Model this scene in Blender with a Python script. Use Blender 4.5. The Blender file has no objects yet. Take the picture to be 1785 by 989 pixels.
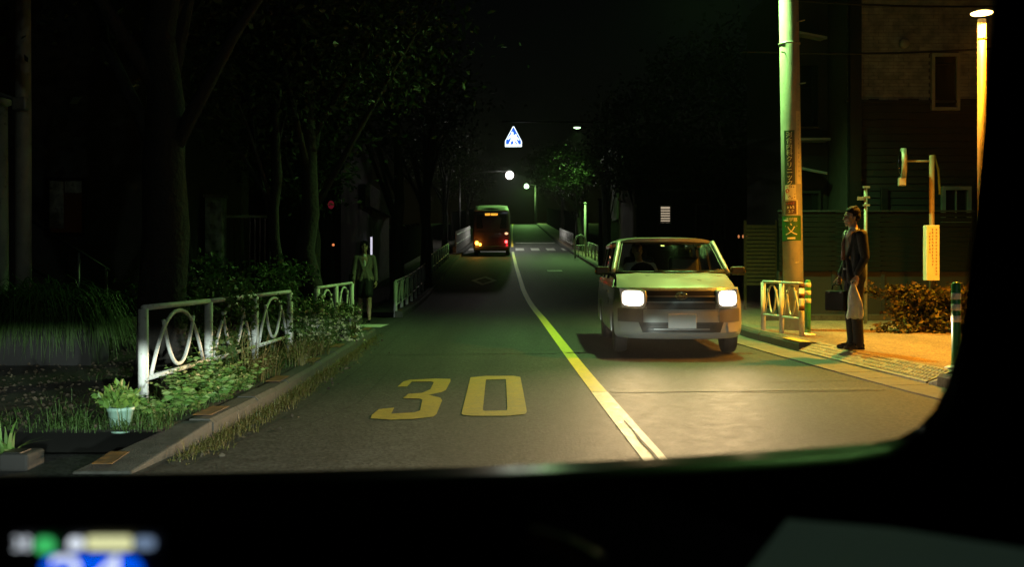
import bpy, bmesh, math, random
from mathutils import Vector, Matrix, Euler
S = bpy.context.scene
C = S.collection
rnd = random.Random(7)
PI = math.pi

# ------------------------------------------------------------------ camera, sky, exposure
cam_data = bpy.data.cameras.new('camera')
cam = bpy.data.objects.new('camera', cam_data)
C.objects.link(cam)
S.camera = cam
cam.location = (0, 0, 1.15)
cam.rotation_euler = (PI / 2, 0, 0)
cam_data.sensor_width = 36.0
cam_data.lens = 36.0 * 1750 / 1785
cam_data.shift_y = -0.0081
cam_data.clip_start = 0.05
cam_data.clip_end = 2000
cam_data.dof.use_dof = True
cam_data.dof.focus_distance = 13.5
cam_data.dof.aperture_fstop = 3.9

world = bpy.data.worlds.new('World')
S.world = world
world.use_nodes = True
wn = world.node_tree
bg = wn.nodes['Background']
sky = wn.nodes.new('ShaderNodeTexSky')
sky.sky_type = 'NISHITA'
sky.sun_disc = False
sky.sun_elevation = math.radians(2)
sky.sun_rotation = math.radians(200)
wn.links.new(sky.outputs[0], bg.inputs[0])
bg.inputs[1].default_value = 0.0006
S.view_settings.view_transform = 'Standard'
S.view_settings.look = 'None'
S.view_settings.exposure = 0.0
S.view_settings.gamma = 1.0
S.cycles.max_bounces = 6
S.cycles.diffuse_bounces = 2
S.cycles.glossy_bounces = 3
S.cycles.transparent_max_bounces = 8
S.cycles.use_denoising = True
S.cycles.sample_clamp_indirect = 4.0
S.cycles.caustics_reflective = False
S.cycles.caustics_refractive = False

GREEN = (0.42, 1.0, 0.24)
SODIUM = (1.0, 0.36, 0.015)
P_LAMP_NEAR = 3000
P_SODIUM = 8000
P_VAN = 7500
P_OWN = 1450
P_FAR = 3000

# ------------------------------------------------------------------ terrain profile (metres)
SLOPE = [(0, 0), (4, 0), (14, .018), (24, .018), (34, .065), (75, .065), (80, .072), (150, .072), (165, 0), (500, 0)]
def zr(y):
    z = 0.0
    for (a, sa), (b, sb) in zip(SLOPE, SLOPE[1:]):
        if y <= a: break
        e = min(y, b)
        z += (sa + sa + (sb - sa) * (e - a) / (b - a)) / 2 * (e - a)
    return z
def interp(t, pts):
    if t <= pts[0][0]: return pts[0][1]
    for (a, va), (b, vb) in zip(pts, pts[1:]):
        if t <= b: return va + (vb - va) * (t - a) / (b - a)
    return pts[-1][1]
CL = [(-5, 1.0), (0, .97), (6.3, .886), (12, .80), (21.6, .647), (33.7, .376), (47.4, .2), (60, .08), (73, .02), (100, 0), (150, .1), (400, 1)]
def xc(y): return interp(y, CL)
def xl(y): return interp(y, [(4, -2.1), (8.8, -2.07), (14.2, -2.2), (20, -2.32), (34, -2.6), (60, -2.95), (400, -2.9)])
def xrk(y): return interp(y, [(2, 4.5), (8, 4.4), (10.5, 4.19), (14.0, 3.93), (16, 3.8), (34, 3.85), (45, 3.80), (68, 3.6), (400, 3.7)])
KH = .14          # kerb height

# ------------------------------------------------------------------ mesh helpers
class MB:
    def __init__(s): s.v = []; s.f = []
    def add(s, vs, fs):
        o = len(s.v); s.v.extend([tuple(p) for p in vs]); s.f.extend([tuple(i + o for i in f) for f in fs]); return s
    def box(s, c, d, rot=None):
        x, y, z = d[0] / 2, d[1] / 2, d[2] / 2
        vs = [Vector(p) for p in ((-x,-y,-z),(x,-y,-z),(x,y,-z),(-x,y,-z),(-x,-y,z),(x,-y,z),(x,y,z),(-x,y,z))]
        if rot is not None: vs = [rot @ p for p in vs]
        c = Vector(c)
        return s.add([p + c for p in vs], [(0,3,2,1),(4,5,6,7),(0,1,5,4),(1,2,6,5),(2,3,7,6),(3,0,4,7)])
    def hexa(s, vs):
        return s.add(vs, [(0,3,2,1),(4,5,6,7),(0,1,5,4),(1,2,6,5),(2,3,7,6),(3,0,4,7)])
    def bar(s, p0, p1, w, h):
        p0, p1 = Vector(p0), Vector(p1); d = p1 - p0; L = d.length; d.normalize()
        up = Vector((0, 0, 1)) if abs(d.z) < .95 else Vector((0, 1, 0))
        a = d.cross(up).normalized(); b = a.cross(d)
        r = Matrix((a, d, b)).transposed()
        return s.box((p0 + p1) / 2, (w, L, h), r)
    def tube(s, pts, r, n=8, caps=True):
        pts = [Vector(p) for p in pts]; k = len(pts)
        rs = r if isinstance(r, (list, tuple)) else [r] * k
        rings = []; prev = None
        for i, p in enumerate(pts):
            t = (pts[min(i + 1, k - 1)] - pts[max(i - 1, 0)])
            t = t.normalized() if t.length > 1e-9 else Vector((0, 0, 1))
            if prev is None:
                a = t.cross(Vector((0, 0, 1)))
                if a.length < .1: a = t.cross(Vector((0, 1, 0)))
            else:
                a = prev - t * prev.dot(t)
            a.normalize(); prev = a; b = t.cross(a)
            rings.append([p + (a * math.cos(2*PI*j/n) + b * math.sin(2*PI*j/n)) * rs[i] for j in range(n)])
        vs = [q for rg in rings for q in rg]
        fs = [(i*n+j, i*n+(j+1)%n, (i+1)*n+(j+1)%n, (i+1)*n+j) for i in range(k-1) for j in range(n)]
        if caps: fs += [tuple(range(n))[::-1], tuple((k-1)*n + j for j in range(n))]
        return s.add(vs, fs)
    def cyl(s, p0, p1, r0, r1=None, n=12): return s.tube([p0, p1], [r0, r0 if r1 is None else r1], n)
    def lathe(s, prof, c=(0, 0, 0), n=16, axis='z'):
        vs = []
        for r, h in prof:
            for j in range(n):
                a = 2*PI*j/n; x, y = r*math.cos(a), r*math.sin(a)
                q = (x, y, h) if axis == 'z' else ((h, x, y) if axis == 'x' else (x, h, y))
                vs.append((q[0]+c[0], q[1]+c[1], q[2]+c[2]))
        k = len(prof)
        fs = [(i*n+j, i*n+(j+1)%n, (i+1)*n+(j+1)%n, (i+1)*n+j) for i in range(k-1) for j in range(n)]
        fs += [tuple(range(n))[::-1], tuple((k-1)*n+j for j in range(n))]
        return s.add(vs, fs)
    def ell(s, c, r, rot=None, n=12, m=8):
        c = Vector(c); vs = []
        for i in range(m + 1):
            t = PI*i/m
            for j in range(n):
                a = 2*PI*j/n
                p = Vector((r[0]*max(math.sin(t),1e-3)*math.cos(a), r[1]*max(math.sin(t),1e-3)*math.sin(a), -r[2]*math.cos(t)))
                if rot is not None: p = rot @ p
                vs.append(p + c)
        fs = [(i*n+j, i*n+(j+1)%n, (i+1)*n+(j+1)%n, (i+1)*n+j) for i in range(m) for j in range(n)]
        fs += [tuple(range(n))[::-1], tuple(m*n+j for j in range(n))]
        return s.add(vs, fs)
    def cap(s, p0, p1, r0, r1=None, n=12):
        r1 = r0 if r1 is None else r1
        p0, p1 = Vector(p0), Vector(p1); d = (p1 - p0)
        d = d.normalized() if d.length > 1e-6 else Vector((0, 0, 1))
        pts, rs = [], []
        for k in range(4):
            a = PI/2*(k)/4; pts.append(p0 - d*r0*math.cos(a)); rs.append(max(r0*math.sin(a), r0*.03))
        pts.append(p0); rs.append(r0); pts.append(p1); rs.append(r1)
        for k in range(1, 5):
            a = PI/2*k/4; pts.append(p1 + d*r1*math.sin(a)); rs.append(max(r1*math.cos(a), r1*.03))
        return s.tube(pts, rs, n)
    def grid(s, fn, nu, nv, flip=False):
        vs = [fn(i/nu, j/nv) for j in range(nv+1) for i in range(nu+1)]
        w = nu + 1
        fs = []
        for j in range(nv):
            for i in range(nu):
                q = (j*w+i, j*w+i+1, (j+1)*w+i+1, (j+1)*w+i)
                fs.append(q[::-1] if flip else q)
        return s.add(vs, fs)
    def slab(s, fn, nu, nv, off):
        """a grid with thickness: fn gives the front face, off the vector to the back one"""
        off = Vector(off); w = nu+1
        top = [Vector(fn(i/nu, j/nv)) for j in range(nv+1) for i in range(nu+1)]
        n = len(top); fs = []
        for j in range(nv):
            for i in range(nu):
                q = (j*w+i, j*w+i+1, (j+1)*w+i+1, (j+1)*w+i); fs.append(q); fs.append(tuple(k+n for k in q[::-1]))
        bd = [i for i in range(w)] + [j*w+nu for j in range(1, nv+1)] + [nv*w+i for i in range(nu-1, -1, -1)] + [j*w for j in range(nv-1, 0, -1)]
        for a, b in zip(bd, bd[1:]+bd[:1]): fs.append((b, a, a+n, b+n))
        return s.add(top + [p+off for p in top], fs)
    def prism(s, poly, fn, t):
        """closed outline poly (2D) placed by fn(u, v, depth), t thick"""
        n = len(poly)
        vs = [fn(u, v, 0) for u, v in poly] + [fn(u, v, t) for u, v in poly]
        return s.add(vs, [tuple(range(n)), tuple(range(n, 2*n))[::-1]] + [(i, (i+1)%n, n+(i+1)%n, n+i)[::-1] for i in range(n)])
    def mesh(s, name, smooth=True):
        me = bpy.data.meshes.new(name)
        me.from_pydata(s.v, [], s.f)
        me.validate()
        if smooth and len(me.polygons):
            me.polygons.foreach_set('use_smooth', [True]*len(me.polygons))
        me.update()
        return me
    def build(s, name, mat, parent=None, smooth=False, kind=None, bevel=0, recalc=True, angle=None):
        me = s.mesh(name, smooth)
        if recalc and len(me.polygons) < 60000:
            bm = bmesh.new(); bm.from_mesh(me); bmesh.ops.recalc_face_normals(bm, faces=bm.faces); bm.to_mesh(me); bm.free()
        return link(name, me, mat, parent, kind, bevel, angle)
def link(name, me, mat, parent=None, kind=None, bevel=0, angle=None):
    o = bpy.data.objects.new(name, me); C.objects.link(o)
    if mat is not None and not me.materials: me.materials.append(mat)
    if parent is not None: o.parent = parent
    if kind: o['kind'] = kind
    if bevel:
        b = o.modifiers.new('bevel', 'BEVEL'); b.width = bevel; b.segments = 2; b.limit_method = 'ANGLE'; b.angle_limit = math.radians(40)
    if angle is not None:
        try: me.set_sharp_from_angle(angle=math.radians(angle))
        except Exception: pass
    return o
def thing(name, label, cat, loc=(0, 0, 0), rotz=0, group=None):
    o = bpy.data.objects.new(name, None); C.objects.link(o); o.location = loc; o.rotation_euler = (0, 0, rotz)
    o['kind'] = 'thing'
    return tag(o, label, cat, group)
def tag(o, label, cat, group=None):
    o['label'] = label; o['category'] = cat
    if group: o['group'] = group
    return o
def evaluated(o, name):
    dg = bpy.context.evaluated_depsgraph_get()
    me = bpy.data.meshes.new_from_object(o.evaluated_get(dg)); me.name = name
    return me
def remeshed(mb, name, mat, parent, voxel=.008, smooth=3):
    me = mb.mesh(name)
    o = bpy.data.objects.new(name, me); C.objects.link(o)
    m = o.modifiers.new('r', 'REMESH'); m.mode = 'VOXEL'; m.voxel_size = voxel; m.use_smooth_shade = True
    k = o.modifiers.new('s', 'SMOOTH'); k.iterations = smooth; k.factor = .5
    new = evaluated(o, name)
    bpy.data.objects.remove(o)
    new.polygons.foreach_set('use_smooth', [True]*len(new.polygons))
    return link(name, new, mat, parent)
def text_mb(body, size, place, mb=None, vertical=False, step=1.05):
    """lettering as flat geometry; place(u, v) -> point"""
    mb = mb or MB()
    items = [(ch, 0, -i*size*step) for i, ch in enumerate(body)] if vertical else [(body, 0, 0)]
    for ch, ox, oy in items:
        cu = bpy.data.curves.new('lettering', 'FONT'); cu.body = ch; cu.size = size; cu.align_x = 'CENTER'; cu.align_y = 'CENTER'
        o = bpy.data.objects.new('lettering', cu); C.objects.link(o)
        cu.resolution_u = 2
        me = evaluated(o, 't')
        mb.add([place(v.co.x + ox, v.co.y + oy) for v in me.vertices], [tuple(p.vertices) for p in me.polygons])
        bpy.data.objects.remove(o); bpy.data.curves.remove(cu); bpy.data.meshes.remove(me)
    return mb

# ------------------------------------------------------------------ materials
def _nodes(name):
    m = bpy.data.materials.new(name); m.use_nodes = True
    nt = m.node_tree
    return m, nt, nt.nodes['Principled BSDF']
def mat(name, col, rough=.6, metal=0., var=.25, scale=6., bump=0., bscale=60., spec=.5, coat=0., dirt=0., dirtcol=(.02, .018, .012)):
    m, nt, b = _nodes(name)
    N, L = nt.nodes, nt.links
    tc = N.new('ShaderNodeTexCoord')
    nz = N.new('ShaderNodeTexNoise'); nz.inputs['Scale'].default_value = scale; nz.inputs['Detail'].default_value = 6
    L.new(tc.outputs['Object'], nz.inputs['Vector'])
    mp = N.new('ShaderNodeMapRange'); mp.inputs[1].default_value = .3; mp.inputs[2].default_value = .7
    mp.inputs[3].default_value = 1 - var; mp.inputs[4].default_value = 1 + var
    L.new(nz.outputs[0], mp.inputs[0])
    mx = N.new('ShaderNodeMix'); mx.data_type = 'RGBA'; mx.blend_type = 'MULTIPLY'; mx.inputs['Factor'].default_value = 1
    mx.inputs['A'].default_value = (*col, 1)
    L.new(mp.outputs[0], mx.inputs['B'])
    out = mx.outputs['Result']
    if dirt:
        n2 = N.new('ShaderNodeTexNoise'); n2.inputs['Scale'].default_value = scale*2.7; n2.inputs['Detail'].default_value = 8; n2.inputs['Roughness'].default_value = .7
        L.new(tc.outputs['Object'], n2.inputs['Vector'])
        r = N.new('ShaderNodeMapRange'); r.inputs[1].default_value = .62 - dirt*.25; r.inputs[2].default_value = .72
        L.new(n2.outputs[0], r.inputs[0])
        m2 = N.new('ShaderNodeMix'); m2.data_type = 'RGBA'
        L.new(r.outputs[0], m2.inputs['Factor']); L.new(out, m2.inputs['A']); m2.inputs['B'].default_value = (*dirtcol, 1)
        out = m2.outputs['Result']
    L.new(out, b.inputs['Base Color'])
    rr = N.new('ShaderNodeMapRange'); rr.inputs[1].default_value = .3; rr.inputs[2].default_value = .7
    rr.inputs[3].default_value = max(rough-.08, .02); rr.inputs[4].default_value = min(rough+.08, 1)
    L.new(nz.outputs[0], rr.inputs[0]); L.new(rr.outputs[0], b.inputs['Roughness'])
    b.inputs['Metallic'].default_value = metal
    b.inputs['Specular IOR Level'].default_value = spec
    b.inputs['Coat Weight'].default_value = coat
    if bump:
        n3 = N.new('ShaderNodeTexNoise'); n3.inputs['Scale'].default_value = bscale; n3.inputs['Detail'].default_value = 4
        L.new(tc.outputs['Object'], n3.inputs['Vector'])
        bp = N.new('ShaderNodeBump'); bp.inputs['Strength'].default_value = bump; bp.inputs['Distance'].default_value = .02
        L.new(n3.outputs[0], bp.inputs['Height']); L.new(bp.outputs[0], b.inputs['Normal'])
    return m
def glow(name, col, strength):
    m, nt, b = _nodes(name)
    nt.nodes.remove(b)
    e = nt.nodes.new('ShaderNodeEmission'); e.inputs[0].default_value = (*col, 1); e.inputs[1].default_value = strength
    nt.links.new(e.outputs[0], nt.nodes['Material Output'].inputs[0])
    return m
def leafmat(name, cols, trans=.25, rough=.5):
    m, nt, b = _nodes(name)
    N, L = nt.nodes, nt.links
    g = N.new('ShaderNodeNewGeometry'); r = N.new('ShaderNodeValToRGB')
    r.color_ramp.interpolation = 'LINEAR'
    els = r.color_ramp.elements
    while len(els) < len(cols): els.new(.5)
    for i, c in enumerate(cols): els[i].position = i/(len(cols)-1); els[i].color = (*c, 1)
    L.new(g.outputs['Random Per Island'], r.inputs[0]); L.new(r.outputs[0], b.inputs['Base Color'])
    b.inputs['Roughness'].default_value = rough; b.inputs['Specular IOR Level'].default_value = .35
    t = N.new('ShaderNodeBsdfTranslucent'); L.new(r.outputs[0], t.inputs[0])
    mx = N.new('ShaderNodeMixShader'); mx.inputs[0].default_value = trans
    L.new(b.outputs[0], mx.inputs[1]); L.new(t.outputs[0], mx.inputs[2])
    L.new(mx.outputs[0], N['Material Output'].inputs[0])
    return m
def asphalt(name, col, scale=1.0, spec=.3, rough=.72):
    m, nt, b = _nodes(name)
    N, L = nt.nodes, nt.links
    tc = N.new('ShaderNodeTexCoord')
    vo = N.new('ShaderNodeTexVoronoi'); vo.inputs['Scale'].default_value = 48*scale
    big = N.new('ShaderNodeTexNoise'); big.inputs['Scale'].default_value = .55; big.inputs['Detail'].default_value = 5
    fine = N.new('ShaderNodeTexNoise'); fine.inputs['Scale'].default_value = 160*scale; fine.inputs['Detail'].default_value = 3
    mid = N.new('ShaderNodeTexNoise'); mid.inputs['Scale'].default_value = 7; mid.inputs['Detail'].default_value = 6
    mapn = N.new('ShaderNodeMapping'); mapn.inputs['Scale'].default_value = (1.9, .16, 1)
    L.new(tc.outputs['Object'], mapn.inputs[0])
    for n in (vo, fine, mid): L.new(tc.outputs['Object'], n.inputs['Vector'])
    L.new(mapn.outputs[0], big.inputs['Vector'])
    def mr(src, a, c, lo, hi):
        r = N.new('ShaderNodeMapRange'); r.inputs[1].default_value = a; r.inputs[2].default_value = c; r.inputs[3].default_value = lo; r.inputs[4].default_value = hi
        L.new(src, r.inputs[0]); return r.outputs[0]
    def mul(x, y):
        k = N.new('ShaderNodeMath'); k.operation = 'MULTIPLY'; L.new(x, k.inputs[0]); L.new(y, k.inputs[1]); return k.outputs[0]
    f = mul(mul(mr(big.outputs[0], .3, .7, .62, 1.38), mr(mid.outputs[0], .3, .7, .78, 1.22)), mr(vo.outputs['Color'], 0, 1, .3, 1.75))
    mx = N.new('ShaderNodeMix'); mx.data_type = 'RGBA'; mx.blend_type = 'MULTIPLY'; mx.inputs['Factor'].default_value = 1
    mx.inputs['A'].default_value = (*col, 1); L.new(f, mx.inputs['B'])
    L.new(mx.outputs['Result'], b.inputs['Base Color'])
    L.new(mr(mid.outputs[0], .3, .7, rough-.03, rough+.05), b.inputs['Roughness'])
    b.inputs['Specular IOR Level'].default_value = spec
    add = N.new('ShaderNodeMath'); add.operation = 'ADD'; L.new(vo.outputs['Distance'], add.inputs[0]); L.new(fine.outputs[0], add.inputs[1])
    bp = N.new('ShaderNodeBump'); bp.inputs['Strength'].default_value = .32; bp.inputs['Distance'].default_value = .004
    L.new(add.outputs[0], bp.inputs['Height']); L.new(bp.outputs[0], b.inputs['Normal'])
    return m
def glass(name, tint=.5, rough=.02):
    m, nt, b = _nodes(name)
    N, L = nt.nodes, nt.links
    nt.nodes.remove(b)
    t = N.new('ShaderNodeBsdfTransparent'); t.inputs[0].default_value = (tint, tint*1.03, tint, 1)
    g = N.new('ShaderNodeBsdfGlossy'); g.inputs['Roughness'].default_value = rough
    fr = N.new('ShaderNodeFresnel'); fr.inputs[0].default_value = 1.5
    mx = N.new('ShaderNodeMixShader'); L.new(fr.outputs[0], mx.inputs[0]); L.new(t.outputs[0], mx.inputs[1]); L.new(g.outputs[0], mx.inputs[2])
    L.new(mx.outputs[0], N['Material Output'].inputs[0])
    return m

M_road = asphalt('asphalt_road', (.042, .042, .041))
M_pave = asphalt('asphalt_pavement', (.20, .15, .105), 1.3, rough=.7, spec=.35)
M_drive = asphalt('asphalt_driveway', (.04, .04, .04))
M_soil = mat('soil', (.028, .024, .018), .95, var=.6, scale=4, bump=.8, bscale=30)
M_ground = mat('far_ground', (.018, .019, .014), .95, var=.4, scale=.6)
M_conc = mat('concrete', (.23, .225, .21), .85, var=.3, scale=9, bump=.25, bscale=120, dirt=.35)
M_kerb = mat('kerb_concrete', (.05, .05, .045), .85, var=.35, scale=7, bump=.3, bscale=100, dirt=.45)
M_gutter = mat('gutter_concrete', (.12, .115, .10), .8, var=.25, scale=5, bump=.25, bscale=120, dirt=.3)
M_line = mat('beamlit_faded_line_paint', (.78, .70, .42), .6, var=.16, scale=14, bump=.2, bscale=150, dirt=.25, dirtcol=(.2, .16, .07))  # faded yellow paint with the oncoming car's beam put into its colour
M_line2 = mat('yellow_line_paint', (.74, .56, .05), .6, var=.15, scale=14, dirt=.2, dirtcol=(.3, .22, .04))
M_yellow = mat('yellow_road_paint', (.46, .32, .04), .6, var=.18, scale=14, bump=.2, bscale=150, dirt=.32, dirtcol=(.14, .10, .03))
M_white = mat('white_road_paint', (.8, .8, .76), .6, var=.15, scale=10, dirt=.25, dirtcol=(.15, .15, .14))
M_orange = mat('orange_kerb_paint', (.24, .10, .012), .75, var=.5, scale=9, dirt=1.0, dirtcol=(.06, .05, .035))
M_rail = mat('white_rail_paint', (.58, .59, .57), .5, var=.12, scale=9, dirt=.16, dirtcol=(.22, .13, .07))
M_rust_lamplit = mat('rust_and_lamplit_brown', (.12, .05, .02), .8, var=.4, scale=14)  # real rust on the rail post; lamp light's orange on the shutter
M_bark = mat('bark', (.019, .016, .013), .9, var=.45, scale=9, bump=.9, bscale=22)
M_leaf = leafmat('tree_leaf', [(.018, .028, .010), (.028, .045, .015), (.045, .060, .022)])
M_leaf2 = leafmat('shrub_leaf', [(.03, .06, .018), (.06, .11, .03), (.10, .14, .045)])
M_fern = leafmat('fern_leaf', [(.05, .12, .02), (.09, .20, .04), (.16, .26, .07), (.2, .24, .09)])
M_weed = leafmat('weed_leaf', [(.08, .10, .02), (.14, .13, .035), (.20, .16, .07), (.06, .09, .02)])
M_grass = leafmat('grass_blade', [(.035, .07, .015), (.06, .12, .03), (.08, .15, .04)])
M_bush = leafmat('sodium_tinted_leaf', [(.035, .055, .012), (.06, .075, .018), (.10, .06, .02), (.04, .05, .015), (.15, .11, .04)])  # reddish browns put the sodium lamp's tint into the leaves
M_flower = leafmat('pale_flower', [(.35, .4, .2), (.55, .55, .38), (.3, .38, .15)], .15)
M_litter = leafmat('dead_leaf', [(.03, .022, .015), (.06, .045, .03), (.10, .08, .055), (.025, .02, .012)], 0, .8)
M_black = mat('black_plastic', (.012, .012, .012), .5, var=.2, scale=20)
M_dash = mat('dashboard_plastic', (.0025, .0025, .0025), .6, var=.2, scale=60, bump=.1, bscale=300, spec=.0)
M_gloss = mat('glossy_cowl', (.002, .002, .002), .34, var=.1, spec=.035)
M_rubber = mat('tyre_rubber', (.018, .018, .018), .8, var=.2)
M_silver = mat('silver_paint', (.40, .41, .40), .34, metal=.2, var=.05, scale=3, coat=.6)
M_alloy = mat('wheel_steel', (.35, .35, .35), .4, metal=.8, var=.1)
M_chrome = mat('chrome', (.7, .7, .7), .12, metal=1, var=.05)
M_grille = mat('grille_black', (.03, .028, .026), .35, var=.2)
M_plate = mat('plate_white', (.88, .88, .9), .5, var=.03)
M_glass = glass('car_glass', .95)
M_winglass = mat('window_glass', (.012, .014, .014), .08, var=.05, spec=.8)
M_lampglow = glow('headlight_glow', (1, .86, .62), 1)
_nt = M_lampglow.node_tree
_tc = _nt.nodes.new('ShaderNodeTexCoord'); _mp = _nt.nodes.new('ShaderNodeMapping'); _mp.inputs['Location'].default_value = (-.5, 0, -.5); _mp.inputs['Scale'].default_value = (1, 0, 1)
_sq = _nt.nodes.new('ShaderNodeVectorMath'); _sq.operation = 'MULTIPLY'; _ln = _nt.nodes.new('ShaderNodeVectorMath'); _ln.operation = 'LENGTH'
_nt.links.new(_tc.outputs['Generated'], _mp.inputs[0]); _nt.links.new(_mp.outputs[0], _sq.inputs[0]); _nt.links.new(_mp.outputs[0], _sq.inputs[1]); _nt.links.new(_sq.outputs[0], _ln.inputs[0])   # a rounded rectangle
_mr = _nt.nodes.new('ShaderNodeMapRange'); _mr.interpolation_type = 'SMOOTHSTEP'     # the reflector: hot core, dimmer rim
_mr.inputs[1].default_value = .01; _mr.inputs[2].default_value = .19; _mr.inputs[3].default_value = 44; _mr.inputs[4].default_value = .12
_nt.links.new(_ln.outputs['Value'], _mr.inputs[0])
_nt.links.new(_mr.outputs[0], next(n for n in _nt.nodes if n.type == 'EMISSION').inputs[1])
M_greenglow = glow('green_lamp_glow', (.62, 1, .55), 5)
M_whiteglow = glow('white_lamp_glow', (1, .93, .88), 4)
M_sodglow = glow('sodium_glow', (1, .62, .18), 12)
M_redglow = glow('red_tail_glow', (1, .05, .05), 9)
M_amberglow = glow('amber_glow', (1, .32, .03), 14)
M_galv = mat('galvanised_steel', (.33, .34, .33), .5, metal=.4, var=.2, scale=12)
M_poleconc = mat('pole_concrete', (.40, .385, .35), .7, var=.14, scale=5, bump=.15, bscale=90, dirt=.12, dirtcol=(.2, .18, .15))
M_postdark = mat('lamp_post_paint', (.075, .05, .028), .6, var=.15)
M_postbrown = mat('post_paint', (.20, .15, .095), .55, var=.15)
M_skin = mat('skin', (.45, .29, .21), .5, var=.08, scale=20)
M_hair = mat('hair', (.008, .0065, .006), .8, var=.3, scale=60, bump=.4, bscale=90, spec=.2)
M_suit = mat('dark_suit', (.008, .008, .011), .75, var=.2, scale=30, bump=.25, bscale=35)
M_suitleg = mat('dark_trousers', (.010, .0095, .012), .8, var=.2, scale=30, bump=.25, bscale=35)
M_shirt = mat('white_shirt', (.74, .75, .72), .7, var=.06)
M_tie = mat('tie', (.12, .05, .05), .5, var=.2)
M_shoe = mat('black_shoe', (.012, .012, .012), .25, var=.2)
M_beige = mat('beige_jacket', (.19, .165, .14), .8, var=.15, scale=30, bump=.25, bscale=35)
M_bagw = mat('white_bag', (.70, .68, .62), .45, var=.08, scale=14, bump=.5, bscale=18)
M_tile = mat('grey_tile', (.20, .215, .24), .6, var=.4, scale=5)
M_mortar = mat('mortar', (.06, .06, .06), .9, var=.2)
M_siding = mat('grey_siding', (.034, .037, .042), .85, var=.2, scale=3, spec=.08)
M_boards = mat('grey_fence_board', (.011, .011, .011), .8, var=.2, scale=4, spec=.05)
M_darkwall = mat('dark_wall', (.022, .021, .021), .85, var=.3, scale=2)
M_plaster = mat('plaster', (.08, .078, .07), .9, var=.25, scale=2, bump=.2, bscale=80, dirt=.2)
M_pale = mat('pale_wall', (.42, .45, .38), .85, var=.2, scale=3, dirt=.25, dirtcol=(.08, .09, .06))
M_mossy = mat('mossy_stucco', (.42, .46, .38), .9, var=.2, scale=3, dirt=.55, dirtcol=(.05, .07, .035))
M_winframe = mat('window_frame', (.26, .26, .26), .5, var=.1)
M_roof = mat('roof', (.05, .05, .05), .7, var=.2)
M_rampplate = mat('ramp_plate', (.27, .25, .20), .6, var=.25, scale=10, bump=.3, bscale=140, dirt=.3)
M_bgreen = mat('bollard_green', (.03, .20, .075), .35, var=.1)
M_bwhite = mat('bollard_band', (.8, .8, .76), .35, var=.06)
M_pot = mat('pot_green', (.22, .36, .30), .5, var=.12)
M_bus = mat('bus_paint', (.035, .02, .018), .35, var=.1, coat=.4)
M_busroof = mat('bus_roof', (.5, .52, .45), .4, var=.08)
M_signgreen = mat('school_sign_green', (.035, .13, .03), .4, var=.08)
M_signtext = mat('sign_cream', (.75, .70, .52), .5, var=.05)
M_signdark = mat('sign_dark', (.035, .04, .03), .45, var=.15)
M_signbrown = mat('address_plate', (.10, .06, .035), .4, var=.15)
M_signsheet = mat('sign_sheet', (.62, .58, .45), .45, var=.1)
M_signred = mat('sign_red', (.45, .06, .03), .5, var=.1)
M_paper = mat('paper', (.085, .115, .105), .8, var=.04)
M_board = mat('notice_board', (.72, .69, .62), .5, var=.08)
M_ink = mat('ink', (.12, .03, .02), .7, var=.1)
M_brief = mat('briefcase_leather', (.005, .005, .005), .7, var=.2, spec=.15)
M_wallfar = mat('night_black_wall', (.007, .007, .007), .95, var=.3, scale=2, spec=.0)  # night's darkness put into the colour of the added walls
M_trimgrey = mat('glare_grey_plastic', (.085, .083, .08), .6, var=.1)  # headlight glare put into this grey, lighter than the grille
M_cable = mat('cable', (.01, .01, .01), .7)
# ------------------------------------------------------------------ ground, road, pavements
def ys(a, b):
    out, y = [], a
    while y < b - 1e-6:
        out.append(y); y += .5 if y < 30 else (2 if y < 120 else 8)
    return out + [b]
def strip(name, fa, fb, y0, y1, h, m, cols=6, kind='structure', parent=None, smooth=True):
    mb = MB(); rows = ys(y0, y1)
    vs, fs = [], []
    for y in rows:
        for i in range(cols + 1):
            vs.append((fa(y) + (fb(y) - fa(y)) * i / cols, y, zr(y) + h))
    w = cols + 1
    for j in range(len(rows) - 1):
        for i in range(cols): fs.append((j*w+i, j*w+i+1, (j+1)*w+i+1, (j+1)*w+i))
    mb.add(vs, fs)
    return mb.build(name, m, parent, smooth, kind)
strip('ground', lambda y: -60, lambda y: 60, -25, 250, -.06, M_ground, 20)
strip('road', lambda y: xl(y) - .3, lambda y: xrk(y) + .3, -8, 240, 0, M_road, 10)
strip('driveway', lambda y: -14, lambda y: xl(y) - .02, -8, 6.35, .012, M_drive)
strip('planting_strip', lambda y: -14, lambda y: xl(y) - .2, 6.5, 16.7, KH - .01, M_soil, 10)
strip('side_street', lambda y: -16, lambda y: xl(y) + .02, 16.75, 21.5, .014, M_road)
strip('left_pavement', lambda y: -14, lambda y: xl(y) - .2, 21.55, 160, KH - .01, M_soil)
def xpe(y): return xrk(y) + (.27 if 9.8 < y < 13.75 else .17)
strip('right_pavement', xpe, lambda y: 16, -8, 160, KH, M_pave, 10)

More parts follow.
